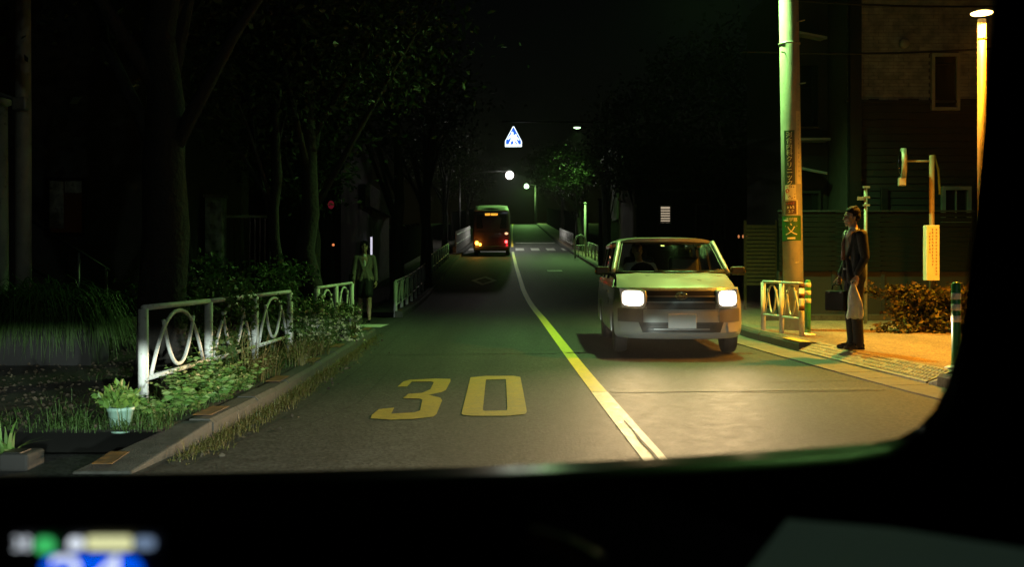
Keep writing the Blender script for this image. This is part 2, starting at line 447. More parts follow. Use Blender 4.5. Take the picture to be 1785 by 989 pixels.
# kerbs: every block an object, the far run joined
def kerb_mesh(L, w=.17, top=KH):
    mb = MB(); c = .03
    prof = [(0, -.12), (0, top - c), (c, top), (w, top), (w, -.12)]   # x away from the road
    n = len(prof)
    vs = [(x, -L/2, z) for x, z in prof] + [(x, L/2, z) for x, z in prof]
    mb.add(vs, [tuple(range(n)), tuple(range(n, 2*n))[::-1]] + [(i, n+i, n+(i+1)%n, (i+1)%n) for i in range(n)])
    return mb.mesh('kerb_block', False)
def place_on(o, x, y, z, fx, sgn=1, dy=.3):
    """turn an object to follow an edge fx(y) and the slope of the road"""
    o.location = (x, y, z)
    yaw = -math.atan2(fx(y + dy) - fx(y - dy), 2*dy)
    pit = math.atan2(zr(y + dy) - zr(y - dy), 2*dy)
    o.rotation_euler = Euler((pit*sgn, 0, yaw + (0 if sgn > 0 else PI)), 'XYZ')
kerb_root = bpy.data.objects.new('kerb', None); C.objects.link(kerb_root); kerb_root['kind'] = 'structure'
kme = kerb_mesh(.59)
def kerb_run(fx, side, y0, y1, step=.6):
    y = y0 + step/2
    while y < y1:
        o = link('kerb_block', kme, M_kerb, kerb_root)
        place_on(o, fx(y), y, zr(y) + rnd.uniform(-.006, .006), fx, side)
        o.scale = (1, step/.6, 1)
        y += step
kerb_run(xl, -1, 7.0, 16.6)
kerb_run(xl, -1, 21.6, 40, .9)
kerb_run(xrk, 1, 13.8, 34, .6)
kerb_run(xrk, 1, 4.0, 9.7, .6)
def far_kerb(fx, s):
    mb = MB(); prev = None
    for y in ys(34 if s > 0 else 40, 160):
        x = fx(y); z = zr(y)
        q = [(x, y, z - .1), (x, y, z + KH), (x + s*.17, y, z + KH)]
        if prev: mb.add(prev + q, [(0, 1, 4, 3), (1, 2, 5, 4)])
        prev = q
    mb.build('far_kerb_block', M_kerb, kerb_root, kind='stuff')
far_kerb(xl, -1); far_kerb(xrk, 1)
# dropped end block of the left kerb, running down to the driveway
mb = MB()
mb.hexa([(xl(5.7)-.42, 5.72, -.05), (xl(5.7)-.08, 5.72, -.05), (xl(7)+.0, 6.98, -.05), (xl(7)-.2, 6.98, -.05),
         (xl(5.7)-.42, 5.72, .03), (xl(5.7)-.08, 5.72, .03), (xl(7)+.0, 6.98, KH), (xl(7)-.2, 6.98, KH)])
mb.build('kerb_block', M_kerb, kerb_root, bevel=.012)
# orange paint on the left kerb
pm = MB().slab(lambda u, v: (-.005 - .13*u, (v-.5)*.44, .004 + KH), 3, 4, (0, 0, -.003)).mesh('paint_patch', False)
for y in (5.95, 7.35, 9.45, 11.3, 13.2, 14.7, 16.3, 22.1, 25.2, 28.4):
    z = zr(y)
    o = link('paint_patch', pm, M_orange, kerb_root)
    place_on(o, xl(y) - (.05 if y > 7 else .22), y, z + (.007 if y > 7 else -.075), xl, 1)
    if y < 7: o.rotation_euler.x += .085; o.scale = (.9, .6, 1)
# yellow painted kerb end on the right, before the ramp plates
pm2 = MB().slab(lambda u, v: (.01 + .155*u, (v-.5)*.75, .009 + KH), 3, 4, (0, 0, -.003)).mesh('paint_patch', False)
o = link('paint_patch', pm2, M_yellow, kerb_root); place_on(o, xrk(14.15), 14.15, zr(14.15), xrk, 1)
# gutter slabs on the right
gut = bpy.data.objects.new('gutter', None); C.objects.link(gut); gut['kind'] = 'structure'
gme = MB().box((-.235, 0, -.03), (.46, .592, .08)).mesh('gutter_slab', False)
y = 5.0
while y < 24:
    o = link('gutter_slab', gme, M_gutter, gut)
    place_on(o, xrk(y), y, zr(y) + .002 + rnd.uniform(0, .003), xrk, 1)
    o.scale = (1, 1, 1); y += .6
# kerb ramp of textured plates in front of the man
kr = thing('kerb_ramp', 'row of bumpy kerb ramp plates laid along the pavement edge by the standing man', 'kerb ramp', (xrk(11.8), 11.8, zr(11.8)))
pl = MB()
pl.hexa([(0, -.298, -.02), (.29, -.298, -.02), (.29, .298, -.02), (0, .298, -.02), (0, -.298, .035), (.29, -.298, KH+.006), (.29, .298, KH+.006), (0, .298, .035)])
for i in range(4):
    for j in range(8):
        u = .045 + i*.065; v = -.26 + j*.074 + (.037 if i % 2 else 0)
        if v > .28: continue
        z = .035 + (KH - .029)*u/.29
        pl.add([(u-.02, v-.024, z+.001), (u+.02, v-.024, z+.016), (u+.02, v+.024, z+.016), (u-.02, v+.024, z+.001), (u-.008, v-.012, z+.014), (u+.012, v-.012, z+.022), (u+.012, v+.012, z+.022), (u-.008, v+.012, z+.014)],
               [(0, 1, 5, 4), (1, 2, 6, 5), (2, 3, 7, 6), (3, 0, 4, 7), (4, 5, 6, 7)])
plm = pl.mesh('plate', False)
for k in range(6):
    y = 10.2 + k*.6 + .3
    o = link('plate', plm, M_rampplate, kr)
    place_on(o, xrk(y) - .005, y, zr(y), xrk, 1)
    o.location -= kr.location
ep = MB()
ep.hexa([(0, -.3, -.02), (.29, -.3, -.02), (.29, .08, -.02), (0, .15, -.02), (.0, -.3, KH), (.29, -.3, KH+.012), (.29, .08, KH+.012), (.0, .15, .03)])
o = ep.build('end_piece', M_conc, kr, bevel=.01); place_on(o, xrk(10.03), 10.03, zr(10.03), xrk, 1); o.location -= kr.location

# ------------------------------------------------------------------ road markings
H1 = .0045
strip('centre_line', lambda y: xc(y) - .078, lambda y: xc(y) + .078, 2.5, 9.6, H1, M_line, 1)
strip('centre_line', lambda y: xc(y) - .075, lambda y: xc(y) + .075, 9.62, 64.5, H1, M_line2, 1)
strip('centre_line', lambda y: xc(y) - .075, lambda y: xc(y) + .075, 72, 160, H1, M_line2, 1)
def decal(name, pts, m, h=H1, kind='structure'):
    mb = MB(); mb.add([(x, y, zr(y) + h) for x, y in pts], [tuple(range(len(pts)))])
    o = mb.build(name, m, None, False, kind)
    bm = bmesh.new(); bm.from_mesh(o.data)
    bmesh.ops.triangulate(bm, faces=bm.faces)
    for f in bm.faces:
        if f.normal.z < 0: f.normal_flip()
    bm.to_mesh(o.data); bm.free()
    return o
THREE = [(-1.142, 10.005), (-1.13, 10.458), (-1.081, 10.605), (-0.807, 10.718), (-0.655, 10.68), (-0.641, 10.458), (-0.642, 9.744), (-0.672, 9.587), (-0.779, 9.375), (-0.657, 9.186), (-0.626, 9.004), (-0.614, 8.164), (-0.628, 8.018), (-0.788, 7.887), (-0.945, 7.855), (-1.117, 7.93), (-1.132, 8.107), (-1.119, 8.435), (-1.001, 8.533), (-0.984, 8.175), (-0.799, 8.256), (-0.766, 8.362), (-0.807, 9.045), (-0.835, 9.115), (-0.992, 9.143), (-0.978, 9.449), (-0.854, 9.525), (-0.797, 9.792), (-0.809, 10.386), (-0.841, 10.458), (-1.042, 10.44), (-1.048, 10.038)]
ZO = [(-0.449, 10.833), (-0.286, 10.971), (0.017, 10.971), (0.09, 10.872), (0.111, 9.404), (0.123, 8.28), (0.105, 8.152), (-0.045, 8.062), (-0.309, 8.062), (-0.394, 8.107), (-0.412, 8.198), (-0.425, 9.115)]
ZI = [(-0.277, 10.624), (-0.064, 10.662), (-0.039, 8.521), (-0.042, 8.374), (-0.226, 8.339), (-0.244, 8.374)]
decal('speed_limit_marking', THREE, M_yellow)
# zero: outer outline bridged to its hole
mbz = MB()
seq = []
def arc_sorted(pts):
    cx_, cy_ = -.155, 9.5
    return sorted(pts, key=lambda p: math.atan2((p[1]-cy_)/4, p[0]-cx_))
def ring_at(pts, a):
    """where a ray at angle a from the centre leaves the outline"""
    cx_, cy_ = -.155, 9.5; dx, dy = math.cos(a), math.sin(a)*4
    best = 0
    for (x0, y0), (x1, y1) in zip(pts, pts[1:] + pts[:1]):
        ex, ey = x1-x0, y1-y0; den = dx*ey - dy*ex
        if abs(den) < 1e-12: continue
        t = ((x0-cx_)*ey - (y0-cy_)*ex)/den; u = ((x0-cx_)*dy - (y0-cy_)*dx)/den
        if t > 0 and -1e-6 <= u <= 1+1e-6: best = max(best, t)
    return (cx_ + dx*best, cy_ + dy*best)
na = 160
vo = [ring_at(ZO, 2*PI*k/na) for k in range(na)]; vi = [ring_at(ZI, 2*PI*k/na) for k in range(na)]
mbz.add([(x, y, zr(y)+H1) for x, y in vo + vi], [(k, (k+1)%na, na+(k+1)%na, na+k) for k in range(na)])
mbz.build('speed_limit_marking', M_yellow, None, False, 'structure')
# split running down the near end of the centre line
ck = [(y, xc(y) + .005*math.sin(y*7) + .01) for y in (3, 5.2, 5.9, 6.4, 6.9, 7.4, 7.8)]
mb = MB()
for (ya, xa), (yb_, xb) in zip(ck, ck[1:]):
    wa, wb = (.011 if ya < 7 else .007), (.011 if yb_ < 7 else .004)
    mb.add([(xa-wa, ya, zr(ya)+.009), (xa+wa, ya, zr(ya)+.009), (xb+wb, yb_, zr(yb_)+.009), (xb-wb, yb_, zr(yb_)+.009)], [(0, 1, 2, 3)])
mb.build('road_crack', M_rubber, None, False, 'structure')
def seam(pts, w, m=None):
    mb = MB()
    for (xa, ya), (xb, yb_) in zip(pts, pts[1:]):
        d = Vector((xb-xa, yb_-ya)); d.normalize(); nx, ny = -d.y*w/2, d.x*w/2
        mb.add([(xa-nx, ya-ny, zr(ya)+.004), (xa+nx, ya+ny, zr(ya)+.004), (xb+nx, yb_+ny, zr(yb_)+.004), (xb-nx, yb_-ny, zr(yb_)+.004)], [(0, 1, 2, 3)])
    mb.build('tar_seam', m or M_rubber, None, False, 'structure')
seam([(.98, 9.55), (1.8, 9.64), (2.6, 9.60), (3.6, 9.75)], .03, M_gutter)
seam([(-1.9, 6.2), (-1.75, 9), (-1.8, 13), (-1.9, 17)], .012)
seam([(-1.6, 7.3), (-1.35, 8.9), (-1.42, 12)], .010)
seam([(2.6, 10.4), (3.5, 10.55), (3.74, 10.4)], .02)
M_patch = asphalt('asphalt_patch', (.065, .063, .058), 1.2)
decal('road_patch', [(.95, 9.75), (3.6, 9.95), (3.65, 9.78), (.95, 9.58)], M_patch, .0035)
decal('road_patch', [(-1.95, 13.4), (.6, 13.6), (.62, 15.0), (-2.0, 14.6)], M_road, .0035)
# stop bar of the side street, diamond, crosswalk
decal('stop_bar', [(-3.0, 18.5), (-2.42, 18.5), (-2.36, 19.3), (-3.0, 19.3)], M_white, .02)
for (a, b) in ((1.0, .72),):
    dx, dy = -1.06, 38.0
    P = [(0, 2.4), (.5, 0), (0, -2.4), (-.5, 0)]; Q = [(x*.62, y*.62) for x, y in P]
    mb = MB(); mb.add([(dx+x, dy+y, zr(dy+y)+H1) for x, y in P+Q], [(i, (i+1)%4, 4+(i+1)%4, 4+i) for i in range(4)])
    mb.build('crosswalk_diamond', M_white, None, False, 'structure')
decal('stop_line', [(1.55, 43.6), (2.2, 43.6), (2.2, 44.6), (1.55, 44.6)], M_white)
for k in range(-3, 4):
    x = .52 + 1.05*k
    if k >= 0 or k < -1 or True:
        decal('crosswalk_stripe', [(x-.29, 66), (x+.29, 66), (x+.29, 70), (x-.29, 70)], M_white)
decal('stop_line', [(.3, 80), (3.4, 80), (3.4, 80.8), (.3, 80.8)], M_white)
# ------------------------------------------------------------------ street lamps (light objects, one added out of view)
def light(name, kind, loc, power, col, parent=None, radius=.1, rot=None, spot=None, blend=.3):
    d = bpy.data.lights.new(name, kind); d.energy = power; d.color = col
    d.shadow_soft_size = radius
    if kind == 'SPOT': d.spot_size = math.radians(spot); d.spot_blend = blend
    o = bpy.data.objects.new(name, d); C.objects.link(o); o.location = loc
    if rot: o.rotation_euler = rot
    if parent is not None: o.parent = parent
    return o
def roadlamp(name, label, base, h, arm, power, globe=False, glowm=None, col=GREEN, group='street lamps along the road', head_r=.13, pole_r=.07, pole_mat=None, tilt=0):
    """pole at base, arm = vector from pole top to the lamp"""
    t = thing(name, label, 'street lamp', base, 0, group)
    ax, ay, az = arm
    if pole_r:
        MB().tube([(0, 0, -.1), (0, 0, h*.5), (0, 0, h)], [pole_r, pole_r*.85, pole_r*.65], 10).build('pole', pole_mat or M_black, t, True)
        MB().tube([(0, 0, h-.3), (ax*.3, ay*.3, h + az*.8), (ax*.7, ay*.7, h+az), (ax, ay, h+az)], .028, 8).build('arm', M_black, t, True)
    z = h + az
    if globe:
        MB().ell((ax, ay, z-head_r), (head_r, head_r, head_r), n=18, m=12).build('lamp_globe', glowm, t, True)
        MB().lathe([(.05, z), (.12, z+.02), (.10, z+.1), (.03, z+.14)], (ax, ay, 0), 12).build('cap', M_galv, t, True)
        light('lamp_light', 'POINT', (ax, ay, z-head_r*2-.1), power, col, t, .12)
    else:
        MB().box((ax, ay, z+.03), (.5, .22, .09)).build('lamp_housing', M_galv, t, bevel=.03)
        MB().ell((ax, ay, z-.02), (.2, .085, head_r*.6), n=14, m=8).build('lamp_glass', glowm or M_greenglow, t, True)
        light('lamp_light', 'SPOT', (ax, ay, z-.16), power, col, t, .12, (math.radians(tilt), 0, 0), 150, 1.0)
    return t
POLE = (4.55, 16.2)
# lamp on an arm of the concrete pole (above the frame)
la = thing('street_lamp', 'green white street lamp on an arm at the top of the concrete sign pole', 'street lamp', (POLE[0]-.1, POLE[1], zr(POLE[1])+6.5), 0)
MB().tube([(0, 0, 0), (-.5, .12, .35), (-1.0, .25, .42)], .028, 8).build('arm', M_galv, la, True)
MB().box((-1.15, .3, .42), (.5, .22, .09)).build('lamp_housing', M_galv, la, bevel=.03)
MB().ell((-1.15, .3, .36), (.2, .085, .07), n=14, m=8).build('lamp_glass', M_greenglow, la, True)
light('lamp_light', 'SPOT', (-1.15, .3, .24), P_LAMP_NEAR, GREEN, la, .13, (math.radians(-6), math.radians(1), 0), 140, 1.0)
roadlamp('street_lamp', 'green white street lamp above the leafy tree on the right of the road', (6.3, 57, zr(57)+KH), 6.9, (-2.6, 0, .35), P_FAR, glowm=M_greenglow, head_r=.13)
roadlamp('street_lamp', 'far green street lamp on tall pale pole where the road crests', (3.55, 150, zr(150)+KH), 5.7, (-1.4, -.5, .2), 2600, globe=True, glowm=M_greenglow, head_r=.36, pole_r=.22, pole_mat=M_bark)
roadlamp('street_lamp', 'round white globe street lamp hanging above the bus', (-3.9, 75, zr(75)+KH), 4.9, (3.72, 0, .55), 900, globe=True, glowm=M_whiteglow, col=(1, .95, .85), head_r=.31, pole_r=.06)
roadlamp('street_lamp', 'unseen street lamp added behind the camera car as fill light', (5.2, -5.0, .1), 6.2, (-1.2, 0, .3), 480, glowm=M_greenglow, col=(.80, 1, .84), tilt=32)  # unseen lamp added to brighten the near road and house fronts
# sodium lamp on its post at the right
sl = thing('street_lamp', 'orange glowing disc topped lamp post at the right of the pavement', 'street lamp', (6.13, 13.1, zr(13.1)+KH))
MB().tube([(0, 0, -.05), (0, 0, .5), (0, 0, 4.28)], [.06, .055, .052], 14).build('post', M_postdark, sl, True)
MB().lathe([(.053, 4.00), (.064, 4.01), (.064, 4.03), (.053, 4.04)], n=20).build('collar', M_postdark, sl, True)
MB().lathe([(.055, 4.335), (.13, 4.350), (.137, 4.365), (.09, 4.380)], n=24).build('lamp_glass', M_sodglow, sl, True)
MB().lathe([(.10, 4.387), (.09, 4.40), (.05, 4.42), (.01, 4.425)], n=24).build('cap', M_black, sl, True)
light('lamp_light', 'SPOT', (0, 0, 4.245), P_SODIUM, SODIUM, sl, .09, (0, math.radians(-3), 0), 150, 1.0)

# ------------------------------------------------------------------ concrete pole with its signs
pt = thing('utility_pole', 'round concrete pole with stuck on advertising and a green school zone sign', 'utility pole', (POLE[0], POLE[1], zr(POLE[1])+KH))
pt.rotation_euler = (0, -.016, 0)
RP = .158
MB().tube([(0, 0, -.2), (0, 0, 3), (0, 0, 8.2)], [RP+.004, RP, RP-.012], 28).build('shaft', M_poleconc, pt, True)
def pz(py): return 1.15 + (480 - py)*POLE[1]/1750 - (zr(POLE[1])+KH)
def wrap(u, z, e=.004, off=-.05): 
    a = (u+off)/RP
    return ((RP+e)*math.sin(a), -(RP+e)*math.cos(a), z)
def patch(name, u0, u1, z0, z1, m, e=.003, parent=pt):
    mb = MB()
    mb.grid(lambda s, t: wrap(u0+(u1-u0)*s, z0+(z1-z0)*t, e), 12, 2)
    mb.grid(lambda s, t: wrap(u0+(u1-u0)*s, z0+(z1-z0)*t, e-.004), 12, 2, True)
    return mb.build(name, m, parent, True)
def words_on(name, body, size, u, z, m, parent, vertical=False, step=1.05, e=.0065):
    mb = text_mb(body, size, lambda a, b: wrap(u+a, z+b, e), vertical=vertical, step=step)
    return mb.build(name, m, parent, False, recalc=False)
d1 = patch('advert_board', -.105, .065, pz(323), pz(229), M_signdark, .004)
for (u0, u1, za, zb) in ((-.10, .06, pz(231.2), pz(230)), (-.10, .06, pz(322.2), pz(321.2)), (-.10, -.093, pz(322), pz(230)), (.053, .06, pz(322), pz(230))):
    patch('border', u0, u1, min(za, zb), max(za, zb), M_signgreen, .0055, d1)
words_on('lettering', '河合内科クリニック', .098, -.02, pz(237), M_signtext, d1, True, .99)
d2 = patch('advert_picture', -.10, .075, pz(349), pz(324), M_signsheet, .004)
def strokes(parent, u0, u1, z, h, m, n, e=.0065):
    """print too blurred to read in the photograph: a row of short strokes"""
    mb = MB(); w = (u1-u0)/n
    for i in range(n):
        for q in range(2):
            a = u0 + w*i + rnd.uniform(0, w*.3); zz = z + rnd.uniform(-.4, .4)*h
            p = [wrap(a, zz-h*.12, e), wrap(a+w*.6, zz-h*.12, e), wrap(a+w*.6, zz+h*.12, e), wrap(a, zz+h*.12, e)]; mb.add(p, [(0, 1, 2, 3)])
        a = u0 + w*i + w*.3
        mb.add([wrap(a-w*.07, z-h*.5, e), wrap(a+w*.07, z-h*.5, e), wrap(a+w*.07, z+h*.5, e), wrap(a-w*.07, z+h*.5, e)], [(0, 1, 2, 3)])
    return mb.build('faded_print', m, parent, recalc=False)
strokes(d2, -.08, .06, pz(327), .03, M_signbrown, 4)
MBt = text_mb('●', .085, lambda a, b: wrap(-.06+a, pz(334)+b, .0065)); MBt.build('red_dot', M_signred, d2, recalc=False)
mb = MB()
for (ua, za, ub, zb) in ((-.02, pz(345), .06, pz(340)), (.0, pz(347.5), .06, pz(345)), (-.05, pz(346), -.02, pz(343))):
    mb.add([wrap(ua, za, .0065), wrap(ub, zb, .0065), wrap(ub, zb+.014, .0065), wrap(ua, za+.014, .0065)], [(0, 1, 2, 3)])
mb.build('arrow_mark', M_signbrown, d2, recalc=False)
d3 = patch('address_plate', -.11, .10, pz(375.5), pz(350), M_signsheet, .004)
d3b = patch('plate_face', -.105, .075, pz(374.5), pz(351), M_signbrown, .0052, d3)
strokes(d3, -.085, .05, pz(355.5), .028, M_signred, 4)
strokes(d3, -.07, .055, pz(362), .04, M_signtext, 3)
words_on('lettering', '2-7', .062, -.01, pz(369.5), M_signtext, d3)
d4 = patch('school_zone_sign', -.20, .16, pz(420), pz(377), M_signgreen, .004)
words_on('lettering', '通学路', .068, -.012, pz(384.5), M_signtext, d4)
words_on('lettering', '文', .205, -.012, pz(402), M_signtext, d4)
patch('caption_strip', -.075, .05, pz(417.3), pz(414.2), M_signtext, .0055, d4)
d5 = patch('notice_sheet', .095, .185, pz(322), pz(196), M_signsheet, .004)
for k_ in range(14): strokes(d5, .118, .150, pz(204 + k_*8), .036, M_galv, 1)
for zz in (4.6, 6.1):
    MB().lathe([(RP+.004, zz), (RP+.012, zz), (RP+.012, zz+.03), (RP+.004, zz+.03)], n=24).build('steel_band', M_galv, pt, True)
for k, zz in enumerate((1.75, 3.95, 4.45, 4.95)):
    s = 1 if k % 2 else -1
    MB().cyl((s*.10, -.11, zz), (s*.19, -.21, zz), .011, n=8).build('step_bolt', M_galv, pt, True)
MB().box((.02, -RP-.008, pz(458)), (.05, .012, .016)).build('small_tag', M_signsheet, pt)

# ------------------------------------------------------------------ guard rails with looped bars
def loops(mb, p0, p1, zb, zt, r, n=14):
    p0, p1 = Vector(p0), Vector(p1); mid = (p0+p1)/2; d = (p1-p0)/2
    arch = []; 
    for k in range(n+1):
        s = -1 + 2*k/n
        h = (1 - abs(s)**2.3)
        arch.append(mid + d*(s*.80) + Vector((0, 0, zb + (zt-zb)*h)))
    cup = []
    for k in range(n+1):
        s = -1 + 2*k/n
        cup.append(mid + d*(s*.46) + Vector((0, 0, zb + .03 + (zt-zb)*.80*abs(s)**2.2)))
    mb.tube(arch, r, 8); mb.tube(cup, r, 8)
def rail_fence(label, pts, ht=.80, post=.042, group='looped guard rails along the kerbs', rust=False, detail=True):
    o = Vector(pts[0])
    t = thing('guard_rail', label, 'guard rail', o, 0, group)
    P = [Vector(p) - o for p in pts]
    for i, p in enumerate(P):
        MB().tube([p + Vector((0, 0, -.1)), p + Vector((0, 0, ht-.03))], post, 10).build('post', M_rail, t, True)
        if rust and i == len(P)-1:
            for zz in (.42, .60, .75):
                MB().tube([p + Vector((0, 0, zz-.035)), p + Vector((0, 0, zz+.035))], post+.002, 10).build('rust_band', M_rust_lamplit, t, True)
    for a, b in zip(P, P[1:]):
        up = Vector((0, 0, 1))
        MB().tube([a + up*(ht-.02), b + up*(ht-.02)], .022, 8).build('top_rail', M_rail, t, True)
        MB().tube([a + up*.255, b + up*.255], .020, 8).build('bottom_rail', M_rail, t, True)
        if detail:
            mb = MB(); loops(mb, a, b, .27, ht-.07, .0155); mb.build('looped_bar', M_rail, t, True)
    return t
yy = [7.37 + 1.5*k for k in range(4)]
rail_fence('nearest white guard rail with looped bars among the plants left of the painted 30', [(-2.706 + .0174*(y-7.37), y, zr(y)+KH-.02) for y in yy], post=.038)
yy = [13.4, 14.7, 16.0]
rail_fence('short white guard rail half buried in the flowering shrub by the side street', [(-2.706 + .0174*(y-7.37), y, zr(y)+KH-.02) for y in yy], post=.038)
def xf(y): return xl(y) - .5
yy = [21.8 + 1.6*k for k in range(10)]
rail_fence('greenish guard rail on the left starting behind the walking woman', [(-2.53 - .028*(y-21.8), y, zr(y)+KH-.13*max(0, 1-(y-21.8)/9)) for y in yy])
yy = [38.2 + 1.8*k for k in range(9)]
rail_fence('distant guard rail on the left leading up towards the bus', [(xf(y), y, zr(y)+KH) for y in yy], detail=False)
rail_fence('short guard rail with rusty end post in front of the concrete pole', [(4.03, 16.1, zr(16.1)+KH), (4.15, 15.45, zr(15.45)+KH), (4.27, 14.8, zr(14.8)+KH)], rust=True, post=.04)
yy = [47 + 1.9*k for k in range(5)]
rail_fence('far guard rail on the right beside the hoop barrier', [(xrk(y)+.45, y, zr(y)+KH) for y in yy])
yy = [66 + 2.2*k for k in range(9)]
rail_fence('farthest guard rail on the right beyond the crosswalk stripes', [(xrk(y)+.4, y, zr(y)+KH) for y in yy], ht=1.0)
hp = thing('hoop_barrier', 'pale hooped pipe barrier on the right kerb near the far trees', 'barrier', (3.72, 54.5, zr(54.5)+KH))
MB().tube([(-.29, 0, -.1), (-.29, 0, .85), (-.22, 0, 1.08), (0, 0, 1.18), (.22, 0, 1.08), (.29, 0, .85), (.29, 0, -.1)], .05, 10).build('hoop', M_rail, hp, True)
MB().tube([(-.29, 0, .6), (.29, 0, .6)], .03, 8).build('crossbar', M_rail, hp, True)
for x in (-.12, .1): MB().tube([(x, 0, 0), (x, 0, .6)], .02, 8).build('bar', M_rail, hp, True)

# white boarded fence behind the bus on the left
wf = thing('white_fence', 'bright white slatted fence beyond the bus on the left', 'fence', (-3.35, 60, zr(60)+.5))
k = 0; y = 60
while y < 80:
    z = zr(y) - zr(60); 
    MB().box((0, y-60, z+.42), (.05, .42, .95)).build('slat', M_rail, wf); y += .55
for h_ in (.15, .7):
    MB().tube([(.04, 0, h_), (.04, 10, h_+zr(70)-zr(60)), (.04, 20, h_+zr(80)-zr(60))], .03, 6).build('rail', M_rail, wf)
lw = thing('low_wall', 'low concrete wall under the white slatted fence', 'wall', (-3.42, 59.6, zr(60)))
MB().hexa([(-.1, 0, -.2), (.1, 0, -.2), (.1, 21, zr(80.6)-zr(60)-.2), (-.1, 21, zr(80.6)-zr(60)-.2), (-.1, 0, .48), (.1, 0, .48), (.1, 21, zr(80.6)-zr(60)+.48), (-.1, 21, zr(80.6)-zr(60)+.48)]).build('wall_body', M_conc, lw)

# ------------------------------------------------------------------ bollards
def bollard(label, x, y, top=.83, r=.042):
    t = thing('bollard', label, 'bollard', (x, y, zr(y)+KH), 0, 'green and white striped bollards')
    MB().lathe([(.11, 0), (.11, .02), (.075, .035), (.05, .04)], n=16).build('foot', M_bwhite, t, True)
    MB().lathe([(r*1.05, .035), (r, .2), (r, top-.02), (r*.7, top), (.005, top+.005)], n=16).build('tube', M_bgreen, t, True)
    for zz in (.52, .64, .755):
        MB().lathe([(r+.001, zz-.033), (r+.004, zz-.03), (r+.004, zz+.03), (r+.001, zz+.033)], n=16).build('reflective_band', M_bwhite, t, True)
    return t
bollard('green and white striped bollard standing at the end of the short rusty guard rail', 4.42, 15.0)
bollard('green and white striped bollard in front of the bush at the right edge', 4.60, 10.4, .90, .045)

# ------------------------------------------------------------------ mirror post, notice board, thin pole
mp = thing('traffic_mirror', 'round traffic mirror seen edge on atop a thin post beside the bush', 'traffic mirror', (6.90, 16.5, zr(16.5)+KH), math.radians(-17))
MB().tube([(0, 0, -.1), (0, 0, 2.85)], .042, 10).build('post', M_postbrown, mp, True)
MB().tube([(0, 0, 2.75), (-.40, -.02, 2.76)], .018, 8).build('arm', M_galv, mp, True)
MB().lathe([(.02, -.10), (.14, -.085), (.22, -.05), (.25, -.01), (.25, .02), (.1, .03)], (-.43, -.02, 2.72), 24, 'x').build('mirror_disc', M_chrome, mp, True)
MB().lathe([(.255, -.05), (.262, -.05), (.262, .03), (.255, .03)], (-.43, -.02, 2.72), 24, 'x').build('rim', M_galv, mp, True)
MB().box((-.46, -.02, 2.42), (.12, .18, .13)).build('name_plate', M_galv, mp, bevel=.01)
MB().tube([(.03, .0, 2.86), (.10, .02, 2.6), (.12, 0, 2.2)], .02, 6).build('twig', M_leaf2, mp)
nb = thing('notice_board', 'narrow white notice board strapped low on the thin mirror post', 'notice board', (6.84, 16.38, zr(16.4)+KH))
MB().box((0, 0, 1.24), (.21, .15, .90)).build('panel', M_board, nb, bevel=.006)
for col, (u, n, sz) in enumerate(((.05, 15, .030), (-.008, 12, .027), (-.055, 7, .030))):
    mb = MB()
    for i in range(n):
        zz = 1.63 - i*.052 - (.06 if col == 2 else 0)
        for q in range(3):
            mb.box((u + rnd.uniform(-.006, .006), -.0772, zz - q*.011), (sz*rnd.uniform(.5, 1), .0016, .005))
        mb.box((u + rnd.uniform(-.008, .008), -.0772, zz-.012), (.005, .0016, .032))
    mb.build('faded_lettering', M_ink, nb, kind='stuff')
for zz in (.9, 1.5): MB().box((.06, .09, zz), (.14, .04, .02)).build('strap', M_galv, nb)
tp = thing('thin_pole', 'thin grey steel pole standing just behind the man in the suit', 'pole', (6.20, 17.6, zr(17.6)+KH))
MB().tube([(0, 0, -.1), (0, 0, 2.42)], .032, 8).build('shaft', M_galv, tp, True)
for zz in (2.40, 2.22, 2.08): MB().box((.0, -.03, zz), (.11, .05, .035)).build('clamp', M_galv, tp)
MB().box((-.09, -.02, 2.2), (.12, .03, .06)).build('bracket', M_galv, tp)

# ------------------------------------------------------------------ lit overhead crossing sign
M_sblue = glow('sign_blue_glow', (.03, .16, .85), 1.1)
M_swhite = glow('sign_white_glow', (.80, .92, 1), 2.6)
cs = thing('crossing_sign', 'glowing blue triangular pedestrian crossing sign hung high over the road', 'road sign', (.07, 48, 7.32))
Wd, Hd = .40, .95
out = [(-Wd, 0), (Wd, 0), (Wd, .24), (.03, Hd), (-.03, Hd), (-Wd, .24)]
inn = [(x*.90, .045 + (y-.0)*.90) for x, y in out]
MB().prism(out, lambda u, v, d: (u, d, v), .16).build('housing', M_swhite, cs)
MB().prism(inn, lambda u, v, d: (u, -.012+d, v), .010).build('blue_face', M_sblue, cs)
def figure(mb, x, s):
    f = lambda u, v, d: (x+u*s, -.028+d, .07+v*s)
    mb.prism([(.06*math.cos(2*PI*k/10), .62+.065*math.sin(2*PI*k/10)) for k in range(10)], f, .012)
    for poly in ([(-.07, .28), (.07, .28), (.08, .54), (-.08, .54)], [(-.07, .28), (-.01, .28), (-.12, 0), (-.2, 0)], [(0, .28), (.07, .28), (.2, 0), (.12, 0)],
                 [(-.08, .53), (-.06, .45), (-.2, .26), (-.24, .30)], [(.08, .53), (.06, .45), (.2, .28), (.24, .33)]):
        mb.prism(poly, f, .012)
mb = MB(); figure(mb, -.06, .92); mb.build('walking_figure', M_swhite, cs)
mb = MB(); figure(mb, .11, .74); mb.build('walking_figure', M_swhite, cs)
mb = MB(); mb.prism([(-.36, .025), (.36, .025), (.36, .085), (-.36, .085)], lambda u, v, d: (u, -.028+d, v), .012); mb.build('ground_stripe', M_swhite, cs)
sg = thing('sign_gantry', 'dark pole and long arm that carry the glowing crossing sign', 'sign pole', (4.5, 48.1, zr(48)+KH))
